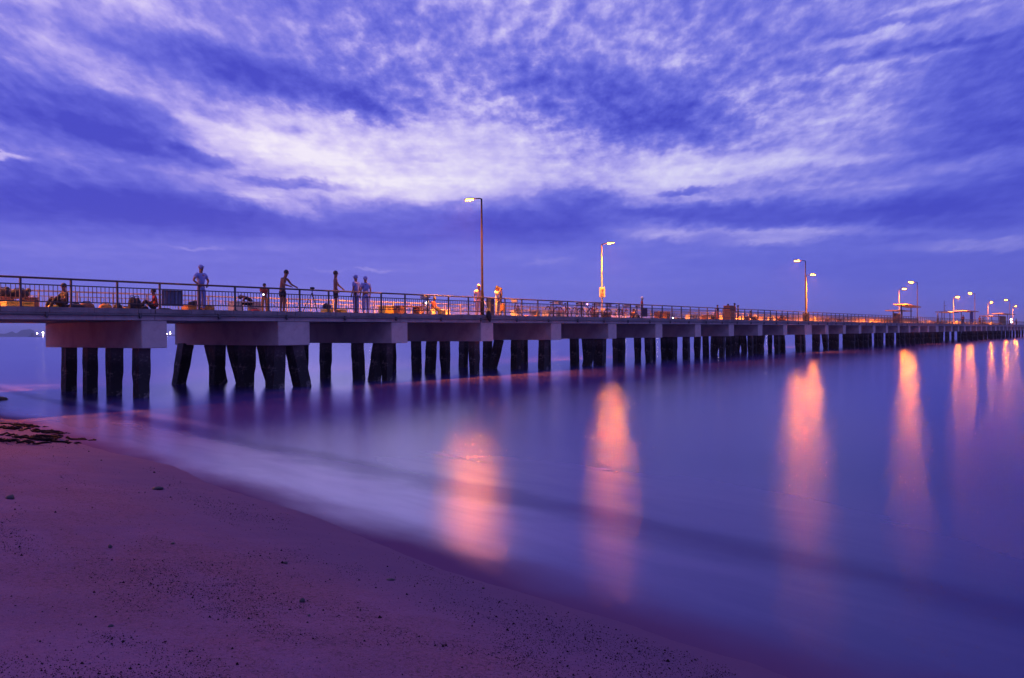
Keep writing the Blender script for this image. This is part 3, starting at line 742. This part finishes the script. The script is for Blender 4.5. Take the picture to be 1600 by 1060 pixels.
# ------------------------------------------------------------------ benches, bags, bicycles
def bench(px0, px1, L, label, m_=m_bench, h=.45, blocks=True, group='concrete benches on the pier', z=DECK):
    a, b = t_at(px0, L), t_at(px1, L); ln = b - a
    o = empty('bench', W3((a + b) / 2, L, z), PHI, label, 'bench', group)
    if blocks:
        for s in (-1, 1): MB().box((s * (ln / 2 - .18), 0, h / 2 - .03), (.36, .46, h - .06)).obj('end_block', m_, o, bevel=.015)
    else:
        for s in (-1, 1): MB().box((s * (ln / 2 - .12), 0, h / 2 - .03), (.10, .40, h - .06)).obj('leg', m_, o, bevel=.01)
    n = 3
    for k in range(n): MB().box((0, -.16 + .16 * k, h - .025), (ln, .145, .05)).obj('slat', m_, o, bevel=.008)
    return o
bench(-4, 57, 2.9, 'long bench at the left border with dark bags on it and people behind', m_brown, .46)
bench(6, 50, 1.6, 'low bench coloured as lit yellow in front of the long left border bench', m_yellow, .26)  # yellow lamp light on the concrete put into the bench colour
bench(289, 331, 1.6, 'low bench coloured as lit orange under the hazy standing figure', m_orange, .28)  # orange lamp light painted in as the bench colour
bench(361, 404, 2.3, 'bench with a bright orange end block and a bent person on it', m_bench, .50)
bench(506, 538, 2.0, 'low yellow bench behind the legs of the bare chested man', m_yellow, .26)
bench(620, 658, 2.4, 'brown concrete bench framed by two railing posts, nobody on it', m_brown, .52)
bench(670, 699, 3.2, 'low bright orange bench with a person in red on it', m_bench, .40)
bench(803, 840, 3.0, 'bench with an orange end block behind the lone bicycle wheel', m_bench, .48)
bench(852, 878, 3.0, 'orange lit bench behind the left bicycles', m_bench, .5)
bench(927, 951, 2.8, 'bench at the foot of the lamp with the number sign', m_brown, .48)
bench(1075, 1087, 3.2, 'bright orange lit block bench beside the slanting bench', m_bench, .5)
bench(1100, 1117, 3.0, 'bench left of the lone dark standing person', m_brown, .5)
bench(1166, 1181, 3.4, 'brown bench with one person sitting, right of the cabinet group', m_brown, .5)
bench(1196, 1207, 3.4, 'small pale bench between the seated person and the reclining boat', m_bench, .5)
bench(1292, 1312, 3.6, 'dark bench on the stretch right of the paired lamps', m_brown, .5)
bl = empty('stone_block', deck(604, 3.0), PHI, 'square block coloured as if lit bright yellow, standing alone left of the brown bench', 'block')
MB().box((0, 0, .24), (.62, .5, .48)).obj('block_body', m_yellow, bl, bevel=.02); MB().box((0, 0, .50), (.66, .54, .04)).obj('block_top', m_yellow, bl, bevel=.01)  # the block's yellow stands in for lamp light on it

def bag(px, L, size, label, m_, cat='bag', strap=True, seed=0, name='bag', z=DECK):
    g = random.Random(seed); w, d_, h = size
    o = empty(name, deck(px, L, z), PHI + g.uniform(-.3, .3), label, cat)
    vs = []; ring = 12; lv = [(0, .92), (.18, 1.0), (.5, .97), (.78, .8), (.95, .5), (1.0, .2)]
    for zz, k in lv:
        for j in range(ring):
            a = 2 * math.pi * j / ring; e = .55
            cx = math.copysign(abs(math.cos(a)) ** e, math.cos(a)); cy = math.copysign(abs(math.sin(a)) ** e, math.sin(a))
            q = 1 + g.uniform(-.08, .08); vs.append((w / 2 * k * cx * q, d_ / 2 * k * cy * q, h * zz * (1 + g.uniform(-.06, .06) if zz > .1 else 1)))
    fs = [(i * ring + j, i * ring + (j + 1) % ring, (i + 1) * ring + (j + 1) % ring, (i + 1) * ring + j) for i in range(len(lv) - 1) for j in range(ring)]
    fs += [tuple(range(ring))[::-1], tuple(range((len(lv) - 1) * ring, len(lv) * ring))]
    MB().add(vs, fs).obj('bag_body', m_, o, True)
    if strap: MB().tube([(-w * .28, 0, h * .86), (-w * .2, 0, h * 1.12), (w * .2, 0, h * 1.12), (w * .28, 0, h * .86)], .014, 5).obj('handle', m_dark, o, True)
    return o
bag(4, 2.9, (.5, .35, .26), 'dark bag on the left border bench, cut by the picture edge', m_dark, seed=31, z=DECK + .47)
bag(31, 2.9, (.55, .35, .25), 'round dark bag in the middle of the left border bench', m_dark, seed=32, z=DECK + .47)
bag(84, .8, (.34, .26, .16), 'small yellow bag by the feet of the person sitting on the deck', m_yellow, seed=1)
bag(118, .85, (.62, .34, .20), 'long dark holdall on the deck right of the sitting person', m_dark, seed=2)
bag(136, .9, (.46, .30, .26), 'second dark red holdall at the right end of the long one', m_brown, seed=3)
bag(165, 1.0, (.42, .32, .24), 'orange patterned bag left of a railing post', m_orange, seed=4)
bag(185, .9, (.26, .26, .24), 'small dark bag just right of the orange patterned bag', m_dark, seed=5)
bag(197, 1.0, (.34, .26, .14), 'flat orange bag left of the twin backpacks', m_orange, seed=6)
bag(207.5, .8, (.26, .22, .46), 'left backpack of the upright dark pair with orange rims', m_dark, seed=7, name='backpack', cat='backpack')
bag(214.5, .85, (.28, .22, .45), 'right backpack of the upright dark pair with orange rims', m_dark, seed=8, name='backpack', cat='backpack')
bag(225, 1.0, (.34, .24, .18), 'dark low bag between the backpacks and the hunched person', m_dark, seed=9)
bag(257, .7, (.60, .30, .12), 'flat black bag lying under the grey blue board', m_dark, seed=10, strap=False)
bag(308, 1.6, (.70, .20, .16), 'black folded umbrella bundle lying on the low orange bench', m_dark, seed=11, z=DECK + .28, strap=False)
bag(399, 1.1, (.38, .30, .17), 'red and yellow bag on the deck by the child', m_red, seed=12)
bag(511, 1.7, (.34, .28, .22), 'dark rucksack on the left end of the bench behind the bare chested man', m_dark, seed=13, z=DECK + .26)
bag(786, 1.7, (.26, .2, .42), 'red brown shoulder bag hanging low behind the woman with the camera', m_brown, seed=14, z=DECK + .35)
bag(822, 1.2, (.5, .3, .12), 'pale orange bag on the deck below the slatted bench', m_orange, seed=15)
bag(838, 1.4, (.4, .3, .14), 'orange bundle on the deck left of the parked bicycles', m_orange, seed=16)
bag(1058, 1.5, (.5, .35, .2), 'left of two flat dark bundles right of the twin boxes', m_dark, seed=17, strap=False)
bag(1066, 1.5, (.5, .35, .2), 'right of two flat dark bundles right of the twin boxes', m_dark, seed=18, strap=False)
bag(1123, 1.0, (.5, .3, .14), 'black bundle at the feet of the lone standing person', m_dark, seed=19, strap=False)
bag(1269, 2.0, (.5, .35, .2), 'dark bundle just right of the paired lamps', m_dark, seed=20, strap=False)
# torch held by the child
tt = empty('pocket_camera', deck(411.5, 1.35, DECK + .72), SEA, 'tiny bright camera screen in front of the child in red', 'camera')
MB().box((0, 0, .03), (.09, .04, .06)).obj('camera_body', m_dark, tt, bevel=.006); MB().box((0, .022, .03), (.07, .004, .045)).obj('screen', m_glow, tt)
# boards hanging inside the near railing
def board(px0, px1, z0, z1, label, m_, slats, name='board', L=.30):
    a, b = t_at(px0, L), t_at(px1, L)
    o = empty(name, W3((a + b) / 2, L), PHI, label, 'board')
    n = slats; w = (b - a) / n
    if n == 1: MB().box((0, 0, (z0 + z1) / 2), (b - a, .03, z1 - z0)).obj('board_sheet', m_, o, bevel=.005)
    else:
        for k in range(n): MB().box((-(b - a) / 2 + w * (k + .5), .0 if k % 2 else .012, (z0 + z1) / 2), (w * .93, .02, z1 - z0)).obj('panel', m_, o)
    MB().box((0, -.03, z1 - .03), (b - a - .06, .03, .03)).obj('hanging_bar', m_rail, o)
board(253.5, 286.5, KERB + .12, KERB + .66, 'grey blue ribbed board tied inside the near railing', m_board, 7)
board(1002, 1011.5, KERB + .10, KERB + .66, 'plain dark blue board hung in front of the person in white and red', m_navy, 1)
# cabinets and boxes
def box_thing(px, L, size, label, m_, name='box', cat='box', lid=True, legs=False, z=DECK):
    o = empty(name, deck(px, L, z), PHI, label, cat); w, d_, h = size
    MB().box((0, 0, h / 2 + .01), (w, d_, h - .06)).obj('box_body', m_, o, bevel=.012)
    if lid: MB().box((0, 0, h - .005), (w + .03, d_ + .03, .045)).obj('lid', m_, o, bevel=.008)
    MB().box((0, -d_ / 2 - .008, h * .6), (w * .25, .016, .03)).obj('handle', m_metal, o)
    return o
box_thing(766.5, .62, (.26, .34, .98), 'narrow dark navy cabinet standing right of the tall near lamp', m_navy, 'cabinet', 'cabinet')
box_thing(1139.5, 2.4, (.95, .6, 1.32), 'tall brown cabinet with people behind it on the middle of the pier', m_brown, 'cabinet', 'cabinet')
box_thing(1029, 2.4, (.50, .45, .60), 'left of the twin red brown boxes on the deck', m_brown)
box_thing(1040.5, 2.4, (.54, .45, .60), 'right of the twin red brown boxes on the deck', m_brown)
box_thing(1259.5, .9, (.55, .5, .85), 'dark box at the foot of the paired lamps', m_dark)
box_thing(1080, 4.5, (.5, .5, .5), 'orange crate behind the block bench', m_orange, 'crate', 'crate')
# hanging cloth over the kerb at the lamp
ob = MB()
g = random.Random(5); vs = []; n = 8
for i in range(6):
    for j in range(n):
        a = 2 * math.pi * j / n; k = (.05, .10, .12, .13, .10, .03)[i]
        vs.append((k * 1.2 * math.cos(a) * (1 + g.uniform(-.2, .2)) + .03 * i, k * math.sin(a) - .03, .55 - .13 * i + g.uniform(-.01, .01)))
fs = [(i * n + j, i * n + (j + 1) % n, (i + 1) * n + (j + 1) % n, (i + 1) * n + j) for i in range(5) for j in range(n)] + [tuple(range(n)), tuple(range(5 * n, 6 * n))]
ob.add(vs, fs); hb = empty('litter_bag', W3(t_at(759.5, 0), -.10, KERB - .25), PHI, 'crumpled dark bag hanging over the kerb at the tall near lamp', 'bag')
ob.obj('bag_body', m_dark, hb, True); MB().tube([(0, -.02, .55), (-.02, .1, .8), (0, .24, 1.02)], .012, 5).obj('tie', m_white, hb, True)

# tripod
tp = empty('tripod', deck(488.5, 1.0), PHI, 'thin camera tripod standing alone left of the bare chested man', 'tripod')
for k in range(3):
    a = 2 * math.pi * k / 3 + .4
    MB().tube([(.42 * math.cos(a), .42 * math.sin(a), 0), (.2 * math.cos(a), .2 * math.sin(a), .5), (.02 * math.cos(a), .02 * math.sin(a), .86)], [.012, .016, .02], 6).obj('leg', m_dark, tp, True)
MB().tube([(0, 0, .70), (0, 0, 1.0)], .017, 6).obj('centre_column', m_dark, tp, True)
MB().box((0, 0, 1.06), (.14, .09, .10)).tube([(0, -.04, 1.06), (0, -.13, 1.06)], .035, 8).obj('camera', m_dark, tp)

# bicycles
def make_bike(loc, rz, label, frame_m, lean=.12):
    o = empty('bicycle', loc, rz, label, 'bicycle', 'bicycles parked on the pier')
    o.rotation_euler = (lean, 0, rz)
    def ring(x, z, r, w, m_, nm, par): 
        return MB().tube([(x + r * math.cos(2 * math.pi * k / 20), 0, z + r * math.sin(2 * math.pi * k / 20)) for k in range(20)], w, 6, True).obj(nm, m_, par, True)
    for x in (-.52, .52):
        wh = MB().tube([(x, -.04, .34), (x, .04, .34)], .02, 8).obj('wheel', m_metal, o, True)
        ring(x, .34, .325, .019, m_rubber, 'tyre', wh); ring(x, .34, .30, .011, m_metal, 'rim', wh)
        sp = MB()
        for k in range(12):
            a = 2 * math.pi * k / 12; sp.tube([(x, 0, .34), (x + .3 * math.cos(a), 0, .34 + .3 * math.sin(a))], .003, 3)
        sp.obj('spokes', m_metal, wh)
        MB().tube([(x + .36 * math.cos(a), 0, .34 + .36 * math.sin(a)) for a in [R(20 + 14 * k) for k in range(11)]], .014, 5).obj('mudguard', frame_m, o, True)
    bb = (-.08, 0, .30); st = (-.22, 0, .78); hd_ = (.36, 0, .82); hb_ = (.40, 0, .68)
    f = MB()
    for a, b in ((bb, st), (bb, hb_), (st, hd_), (hd_, hb_), (bb, (-.52, .03, .34)), (bb, (-.52, -.03, .34)), (st, (-.52, .03, .34)), (st, (-.52, -.03, .34))):
        f.tube([a, b], .017, 6)
    f.obj('frame', frame_m, o, True)
    MB().tube([hb_, (.46, .04, .5), (.52, .04, .34)], .013, 6).tube([hb_, (.46, -.04, .5), (.52, -.04, .34)], .013, 6).obj('fork', frame_m, o, True)
    MB().tube([hd_, (.33, 0, .96)], .014, 6).tube([(.24, -.28, .98), (.34, -.2, 1.0), (.35, 0, .97), (.34, .2, 1.0), (.24, .28, .98)], .013, 6).obj('handlebar', m_metal, o, True)
    MB().tube([st, (-.25, 0, .90)], .013, 6).ball((-.25, 0, .92), (.13, .07, .035), 8, 5).obj('saddle', m_dark, o, True)
    MB().tube([(-.08, -.05, .30), (-.08, .05, .30)], .06, 10).box((-.0, .09, .2), (.09, .07, .02)).box((-.16, -.09, .40), (.09, .07, .02)).obj('crank', m_metal, o)
    MB().box((.52, 0, .86), (.26, .30, .02)).box((.52, .15, .95), (.26, .01, .18)).box((.52, -.15, .95), (.26, .01, .18)).box((.65, 0, .95), (.01, .30, .18)).box((.39, 0, .95), (.01, .30, .18)).obj('basket', m_metal, o)
    return o
m_bred = mat('cycle_red', (0.5, 0.05, 0.05), 0.4, 0.2); m_bblue = mat('cycle_blue', (0.05, 0.06, 0.2), 0.4, 0.2); m_bsil = mat('cycle_silver', (0.45, 0.42, 0.42), 0.35, 0.5)
b0 = make_bike(deck(810, 1.6), PHI + math.pi + .5, 'dark bicycle standing in front of the orange end block, apart from the others', m_bblue)
bikes = [(862, 1.5, .1, m_bblue, 'leftmost bicycle of the parked row, in front of the orange bench'), (884, 1.7, 3.3, m_bred, 'second bicycle of the parked row with a pale basket'),
 (902, 1.5, .15, m_bsil, 'third bicycle of the parked row, its saddle above the wheel of the next'), (917, 1.8, 3.0, m_bblue, 'fourth bicycle of the parked row, left of the one with the pink lamp'),
 (926, 1.4, .2, m_bred, 'fifth bicycle of the parked row, nearest the lamp with the number sign'), (958, 1.6, 2.9, m_bsil, 'pale bicycle just right of the lamp with the number sign'),
 (973, 1.9, .2, m_bred, 'red bicycle lower among bags between number sign lamp and blue board'), (993, 1.7, .4, m_bblue, 'bicycle beside the person sitting low next to the blue board'),
 (664, 1.3, 1.1, m_bblue, 'bicycle seen nearly end on with a white lamp, left of the person in red')]
for px, L, a, fm, lab in bikes: make_bike(deck(px, L), PHI + a, lab, fm, rnd.choice((-.12, .12, .15)))
def blamp(px, L, z, label, m_):
    o = empty('bicycle_lamp', deck(px, L, z), SEA, label, 'lamp')
    MB().ball((0, 0, 0), (.045, .03, .045), 8, 6).obj('lamp_glass', m_, o, True); MB().tube([(0, -.03, 0), (0, -.08, 0)], [.045, .02], 8).obj('lamp_case', m_dark, o, True)
m_pglow = mat('pink_glow', (1, .5, .6), .5, emit=(1.0, .25, .45), estr=9.0)
blamp(918, 1.1, DECK + .88, 'small pink lit lamp on the fourth parked bicycle', m_pglow)
blamp(667, 1.0, DECK + .62, 'small white lit lamp on the bicycle left of the person in red', m_glow)
blamp(1051.5, .7, DECK + .12, 'tiny white light on the deck edge right of the twin boxes', m_glow)

# reclining plastic boat on the deck
rb = empty('dinghy', deck(1222, 2.2), PHI, 'dark plastic dinghy with a raised bow lying on the deck', 'dinghy')
vs = []; n = 9
for i in range(9):
    u = i / 8; x = -1.0 + 2.0 * u; w = .42 * math.sin(math.pi * min(1, .15 + u * .8)) ; lift = .28 * (1 - u) ** 3
    for j in range(n):
        a = math.pi * j / (n - 1); vs.append((x, w * math.cos(a), lift + .34 * (1 - math.sin(a) ** .8) + (.06 if j in (0, n - 1) else 0)))
fs = [(i * n + j, i * n + j + 1, (i + 1) * n + j + 1, (i + 1) * n + j) for i in range(8) for j in range(n - 1)]
MB().add(vs, fs).obj('hull', m_brown, rb, True); MB().box((-.1, 0, .28), (.2, .7, .03)).box((.5, 0, .26), (.2, .7, .03)).obj('thwart', m_bench, rb)

# low parapet inside the far railing; its inner stretch added to boost the orange glow
pw = empty('parapet', W3(0, W - .55), PHI, 'low pale parapet of panels, partly added for orange glow, behind the railing of the outer pier', 'parapet')
xx = t_at(1085, W - .5); k = 0
m_par = mat('parapet_paint', (0.62, 0.40, 0.26), 0.7, var=0.3, scale=.4)
while xx < T1 - 4:
    ln = 3.4
    hh = (.62, .70, .66, .58)[k % 4] + (.1 if xx > 78 else 0)
    MB().box((xx + ln / 2, 0, DECK + hh / 2), (ln - .05, .14, hh)).obj('parapet_panel', m_par, pw, bevel=.01)
    MB().box((xx, 0, DECK + hh / 2 + .05), (.20, .2, hh + .1)).obj('parapet_post', m_bench, pw)
    xx += ln + (1.6 if k % 5 == 4 else .22); k += 1
# shelters near the pier head
def shelter(px, L, ln, wd, h, label, m_r=m_roof, wall=False, tilt=0.0, col=None, name='shelter'):
    o = empty(name, deck(px, L), PHI, label, 'shelter', None)
    rf = MB().box((0, 0, h), (ln, wd, .16), M=Matrix.Rotation(tilt, 3, 'Y')).obj('roof', m_r, o, bevel=.02)
    for s in (-1, 1):
        MB().tube([(s * ln * .36, .2, 0), (s * ln * .36, .2, h - .08 + (-s * tilt * ln * .36 if tilt else 0))], .07, 8).obj('post', m_lamp, o, True)
    if wall: MB().box((0, .3, h * .42), (ln * .5, .12, h * .80)).obj('wall', m_brown, o, bevel=.02)
    if col: MB().box((ln * .3, -.2, h / 2), (.5, .5, h - .17)).obj('column', col, o, bevel=.02)
    MB().box((0, -.3, .42), (ln * .7, .4, .06)).box((-ln * .28, -.3, .2), (.08, .36, .38)).box((ln * .28, -.3, .2), (.08, .36, .38)).obj('seat', m_bench, o)
shelter(1405, 5.5, 8.0, 2.2, 2.15, 'flat roofed shelter with a brown wall, lower one of the left pair', wall=True)
shelter(1418.5, 3.0, 8.5, 2.0, 2.75, 'taller slanted shelter roof, upper one of the left pair', tilt=.03)
shelter(1480, 5.5, 11.0, 2.2, 2.5, 'low thin roofed shelter right of the left pair')
shelter(1511, 3.2, 14.0, 2.2, 2.75, 'shelter with a blue column under its right end', col=mat('blue_paint', (.04, .10, .5), .5))
shelter(1546, 5.5, 15.0, 2.2, 2.3, 'thin roofed shelter between two right lamps')
shelter(1569, 3.5, 22.0, 2.4, 2.9, 'walled shelter at the far right end of the pier', wall=True)
blamp_ = None
for i, (px, L, z, lab) in enumerate([(1580, 3.0, 1.6, 'upper of two white lights glowing right of the walled shelter'), (1580.5, 3.0, .9, 'lower of two white lights glowing right of the walled shelter')]):
    o = empty('lantern', deck(px, L, DECK + z), SEA, lab, 'lantern')
    MB().ball((0, 0, 0), (.20, .2, .20), 8, 6).obj('lantern_glass', m_glow, o, True); MB().tube([(0, 0, .2), (0, 0, .32)], [.14, .04], 8).obj('lantern_cap', m_dark, o)
for k, (px, L, sh, lab) in enumerate([(1465.5, 1.2, m_dark, 'dark clothed person at the near railing left of the thin roofed shelter'), (1505, 1.0, m_red, 'red shirted person standing left of the shelter with the blue column'),
      (1531, 1.2, m_orange, 'person in an orange shirt standing right of the blue column lamp'), (1536, 1.0, m_dark, 'dark shirted person beside the one in orange, near the far shelters'),
      (1588, 1.4, m_pink, 'pink shirted person at the far right edge of the pier')]):
    person(deck(px, L), PHI + k, lab, shirt=sh, legs=m_dark)
mst = empty('mast', deck(1475.5, 7.2), PHI, 'thin dark mast with two short yards behind the thin roofed shelter', 'mast')
MB().tube([(0, 0, 0), (0, 0, 5.0)], [.09, .05], 6).obj('mast_pole', m_hull, mst); MB().box((1.0, 0, 4.0), (2.2, .08, .08)).obj('yard', m_hull, mst); MB().box((1.4, 0, 3.0), (1.6, .08, .08)).obj('yard', m_hull, mst)

# ------------------------------------------------------------------ beach things
def on_sand(px, py):
    v = px_dir(px, py); z = 0.3
    for _ in range(30):
        k = (z - EYE) / v.z; p = Vector((0, 0, EYE)) + v * k; z = sand_h(p.dot(SN), p.dot(SQ))
    p.z = z; return p
def pebble(p, r, label, m_=m_stone, seed=0, flat=.5, cat='stone', name='stone'):
    g = random.Random(seed); mb = MB()
    mb.ball((0, 0, r * flat * .5), (r, r * .7, r * flat), 9, 6, .16, g)
    o = mb.obj(name, m_, None, True); o.location = p; o.rotation_euler = (0, 0, g.uniform(0, 3)); return tag(o, label, cat)
o = pebble(on_sand(610, 907), .036, 'flat black shell shaped stone lying alone in the middle of the beach', seed=1, flat=.28); o.rotation_euler.z = .1
pebble(on_sand(472, 941), .024, 'small pointed black stone left below the flat one', seed=2, flat=.75)
pebble(on_sand(483, 963), .013, 'tiny dark stone below the pointed black one', seed=3)
pebble(on_sand(270, 850), .024, 'flat dark stone in the debris at left of the beach', seed=4, flat=.4)
pebble(on_sand(172, 856), .022, 'round dark stone inside the darkest debris drift', seed=5, flat=.8)
pebble(on_sand(247, 765), .07, 'dark stone on the beach below the first reflections of the piles', seed=6, flat=.35)
pebble(on_sand(16, 780), .06, 'dark stone near the left border halfway down the beach', seed=7, flat=.5)
pebble(on_sand(173, 980), .016, 'small black stone in a curl of debris at lower left', seed=8, flat=.6)
pebble(on_sand(446, 1001 - 120), .02, 'small dark stone between flat shell stone and the water', seed=9, flat=.6)
pebble(on_sand(755, 920), .016, 'small stone right of the flat black one near wet sand', seed=10)
pebble(on_sand(846, 1001), .016, 'flat stone at the bottom right of the speckled sand', seed=11, flat=.3)
pebble(on_sand(970, 947), .022, 'lone dark stone on the wet sand under the second light streak', seed=12, flat=.3)
def weed(px, py, w, d_, label, seed):
    g = random.Random(seed); mb = MB(); c = on_sand(px, py)
    for k in range(26):
        u, v = g.gauss(0, .38) * w, g.gauss(0, .38) * d_
        hh = sand_h((c + Vector((u, v, 0))).dot(SN), (c + Vector((u, v, 0))).dot(SQ)) - c.z
        a = g.uniform(-.5, .5); l = g.uniform(.12, .34)
        pts = [(u + l * (i - 1.5) / 3 * math.cos(a), v + l * (i - 1.5) / 3 * math.sin(a) + g.uniform(-.02, .02), hh + .015 + g.uniform(0, .045)) for i in range(4)]
        mb.tube(pts, [.006, .022, .02, .005], 5)
    o = mb.obj('seaweed_clump', m_weed, None, True); o.location = c; tag(o, label, 'seaweed', 'seaweed clumps on the upper beach', 'stuff')
weed(28, 666, 1.1, .35, 'ragged seaweed clump at the far left, topmost of the strewn ones', 1)
weed(48, 675, 1.3, .4, 'seaweed clump in the middle of the strewn tangle', 2)
weed(86, 678, 1.3, .35, 'long seaweed streak reaching right towards the water', 3)
weed(62, 688, 1.0, .3, 'lowest dark seaweed clump of the tangle', 4)
weed(97, 687, .8, .2, 'compact black seaweed clump right of the lowest one', 5)
weed(6, 690, 1.0, .35, 'seaweed clump cut by the left border', 6)
# strewn grit
def grit():
    g = random.Random(99); mb = MB(); n = 0
    while n < 36000:
        px, py = g.uniform(-150, 1150), g.uniform(665, 1100)
        p = on_sand(px, py); s = p.dot(SN)
        if s > SHORE - .6: continue
        dn = noise.noise(Vector((s * .9, p.dot(SQ) * .45, 3))) + .6 * noise.noise(Vector((s * 3, p.dot(SQ) * 1.6, 9)))
        if dn < g.uniform(-.1, .5) and g.random() > .04: continue
        dist = math.hypot(p.x, p.y); r = abs(g.gauss(0, 1)) * .0013 + .0010
        if g.random() < .03: r *= 2.4
        r *= (1 + dist * .06)
        a = g.uniform(0, 6.28); c_, s_ = math.cos(a), math.sin(a); k = g.uniform(.5, 1)
        vs = [(p.x + r * c_, p.y + r * s_, p.z), (p.x - r * k * s_, p.y + r * k * c_, p.z + .001), (p.x - r * c_, p.y - r * s_, p.z), (p.x + r * k * s_, p.y - r * k * c_, p.z), (p.x, p.y, p.z + r * 1.1)]
        mb.add(vs, [(0, 1, 4), (1, 2, 4), (2, 3, 4), (3, 0, 4)]); n += 1
    me = bpy.data.meshes.new('beach_grit'); me.from_pydata(mb.v, [], mb.f); me.materials.append(m_weed)
    o = bpy.data.objects.new('beach_grit', me); C.objects.link(o)
    tag(o, 'dark grit and broken shell strewn in drifts over the sand', 'grit', kind='stuff')
grit()
# dark rock bank under the pier at the left
def rock(c, r, label, seed):
    g = random.Random(seed); mb = MB(); mb.ball((0, 0, 0), r, 16, 10)
    mb.v = [tuple(Vector(v) * (1 + .22 * noise.noise(Vector(v) * 1.3 + Vector((seed, 0, 0))) + .08 * noise.noise(Vector(v) * 4))) for v in mb.v]
    o = mb.obj('rock', m_stone, None, True); o.location = c; tag(o, label, 'rock')
rock((-18.7, 26.6, -.02), (1.7, 1.0, .30), 'low dark rock at the waterline by the left border', 3)

# ------------------------------------------------------------------ far away: island, ships
def far_pt(px, dist):
    v = px_dir(px, 526 - .0078 * px); a = math.atan2(v.x, v.y); return Vector((math.sin(a) * dist, math.cos(a) * dist, 0))
def island():
    dist = 5200; mb = MB(); prof = []
    px = -260
    g = random.Random(4)
    while px <= 66:
        h = 18 + 14 * max(0, 1 - abs(px - 18) / 9) + 24 * max(0, 1 - (abs(px - 43) / 17) ** 3) + 8 * math.sin(px * .05) * (px < 0) + g.uniform(-1.5, 1.5)
        if px < -30: h += 16
        if px > 52: h *= max(0, (66 - px) / 14)
        prof.append((px, max(h, .5))); px += 3
    vs = []; 
    for px, h in prof:
        p = far_pt(px, dist); q = far_pt(px, dist + 260); r = far_pt(px, dist + 560)
        vs += [(p.x, p.y, -2), (q.x, q.y, h), (r.x, r.y, -2)]
    fs = []
    for i in range(len(prof) - 1): fs += [(i * 3, i * 3 + 1, i * 3 + 4, i * 3 + 3), (i * 3 + 1, i * 3 + 2, i * 3 + 5, i * 3 + 4)]
    fs += [(0, 1, 2), (3 * len(prof) - 1, 3 * len(prof) - 2, 3 * len(prof) - 3)]
    mb.add(vs, fs); o = mb.obj('island', m_isle, None, True); tag(o, 'low blue wooded island on the horizon at the far left', 'island', kind='structure')
island()
def ship(px, dist, label, lamps, ln=60):
    p = far_pt(px, dist); a = math.atan2(p.x, p.y)
    o = empty('ship', p, -a, label, 'ship', 'ships on the horizon')
    vs = [(-ln / 2, -4, 5), (-ln / 2 + 4, -4, -1), (ln / 2 - 5, -4, -1), (ln / 2, 0, 6), (ln / 2 - 5, 4, -1), (-ln / 2 + 4, 4, -1), (-ln / 2, 4, 5)]
    h = MB(); h.box((0, 0, 1.5), (ln, 8, 4), taper=1.04); h.obj('hull', m_hull, o)
    MB().box((-ln * .32, 0, 7), (ln * .16, 7, 7)).box((-ln * .32, 0, 11.5), (ln * .1, 6, 2)).obj('deckhouse', m_hull, o)
    MB().tube([(ln * .1, 0, 3), (ln * .1, 0, 13)], .4, 6).obj('mast', m_hull, o)
    for (x, z, r) in lamps: MB().ball((x, -5, z), r, 8, 6).obj('ship_lamp', m_wlamp, o, True)
ship(62, 3000, 'lit ship beside the right tip of the island', [(-7, 11, 1.6), (9, 13, 2.2), (9, 5, 1.3)])
ship(265, 3200, 'lit ship seen in the gap between the first two pile caps', [(-8, 7, 1.1), (2, 7, 1.4), (2, 13, 1.0)])
ship(578, 2600, 'lit ship hidden behind the deck left of the third pile cap', [(0, 13, 1.6)])
ship(654, 2600, 'ship whose pale light streaks the water right of the third pile cap', [(0, 13, 1.5)])
ship(674, 2400, 'ship whose orange light streaks the water between two piles', [(0, 13, 2.2)])
ship(867, 2500, 'ship whose triple light streaks the water by the fifth pile cap', [(-8, 13, 1.8), (0, 13, 1.8), (8, 13, 1.8)])
ship(913, 2500, 'ship whose faint light shows left of the close row of piles', [(0, 13, 1.5)])
ship(978, 2400, 'ship whose light falls just right of the brightest streak', [(0, 13, 2.2)])
ship(1027, 2400, 'ship whose thin red light streak runs down beside the seventh cap', [(0, 13, 2.0)])
ship(1122, 2400, 'ship whose light streak touches the ninth pile cap', [(0, 13, 2.0)])
ship(1200, 2400, 'ship with two lights behind the piles left of the paired lamps', [(-4, 13, 1.6), (6, 13, 1.6)])
ship(1371, 2400, 'ship whose streak falls left of the paired shelters', [(0, 13, 2.2)])

# ------------------------------------------------------------------ air
def haze():
    o = MB().box((0, 0, 44), (22000, 22000, 92)).obj('haze', m_isle); me = o.data
    M = bpy.data.materials.new('haze_air'); M.use_nodes = True; nt = M.node_tree; nt.nodes.clear()
    v = nt.nodes.new('ShaderNodeVolumePrincipled'); v.inputs['Color'].default_value = (0.93, 0.93, 1, 1); v.inputs['Density'].default_value = 1.6e-4
    out = nt.nodes.new('ShaderNodeOutputMaterial'); nt.links.new(v.outputs[0], out.inputs['Volume'])
    me.materials.clear(); me.materials.append(M); tag(o, 'thin dusk haze lying over the sea', 'haze', kind='stuff')
haze()
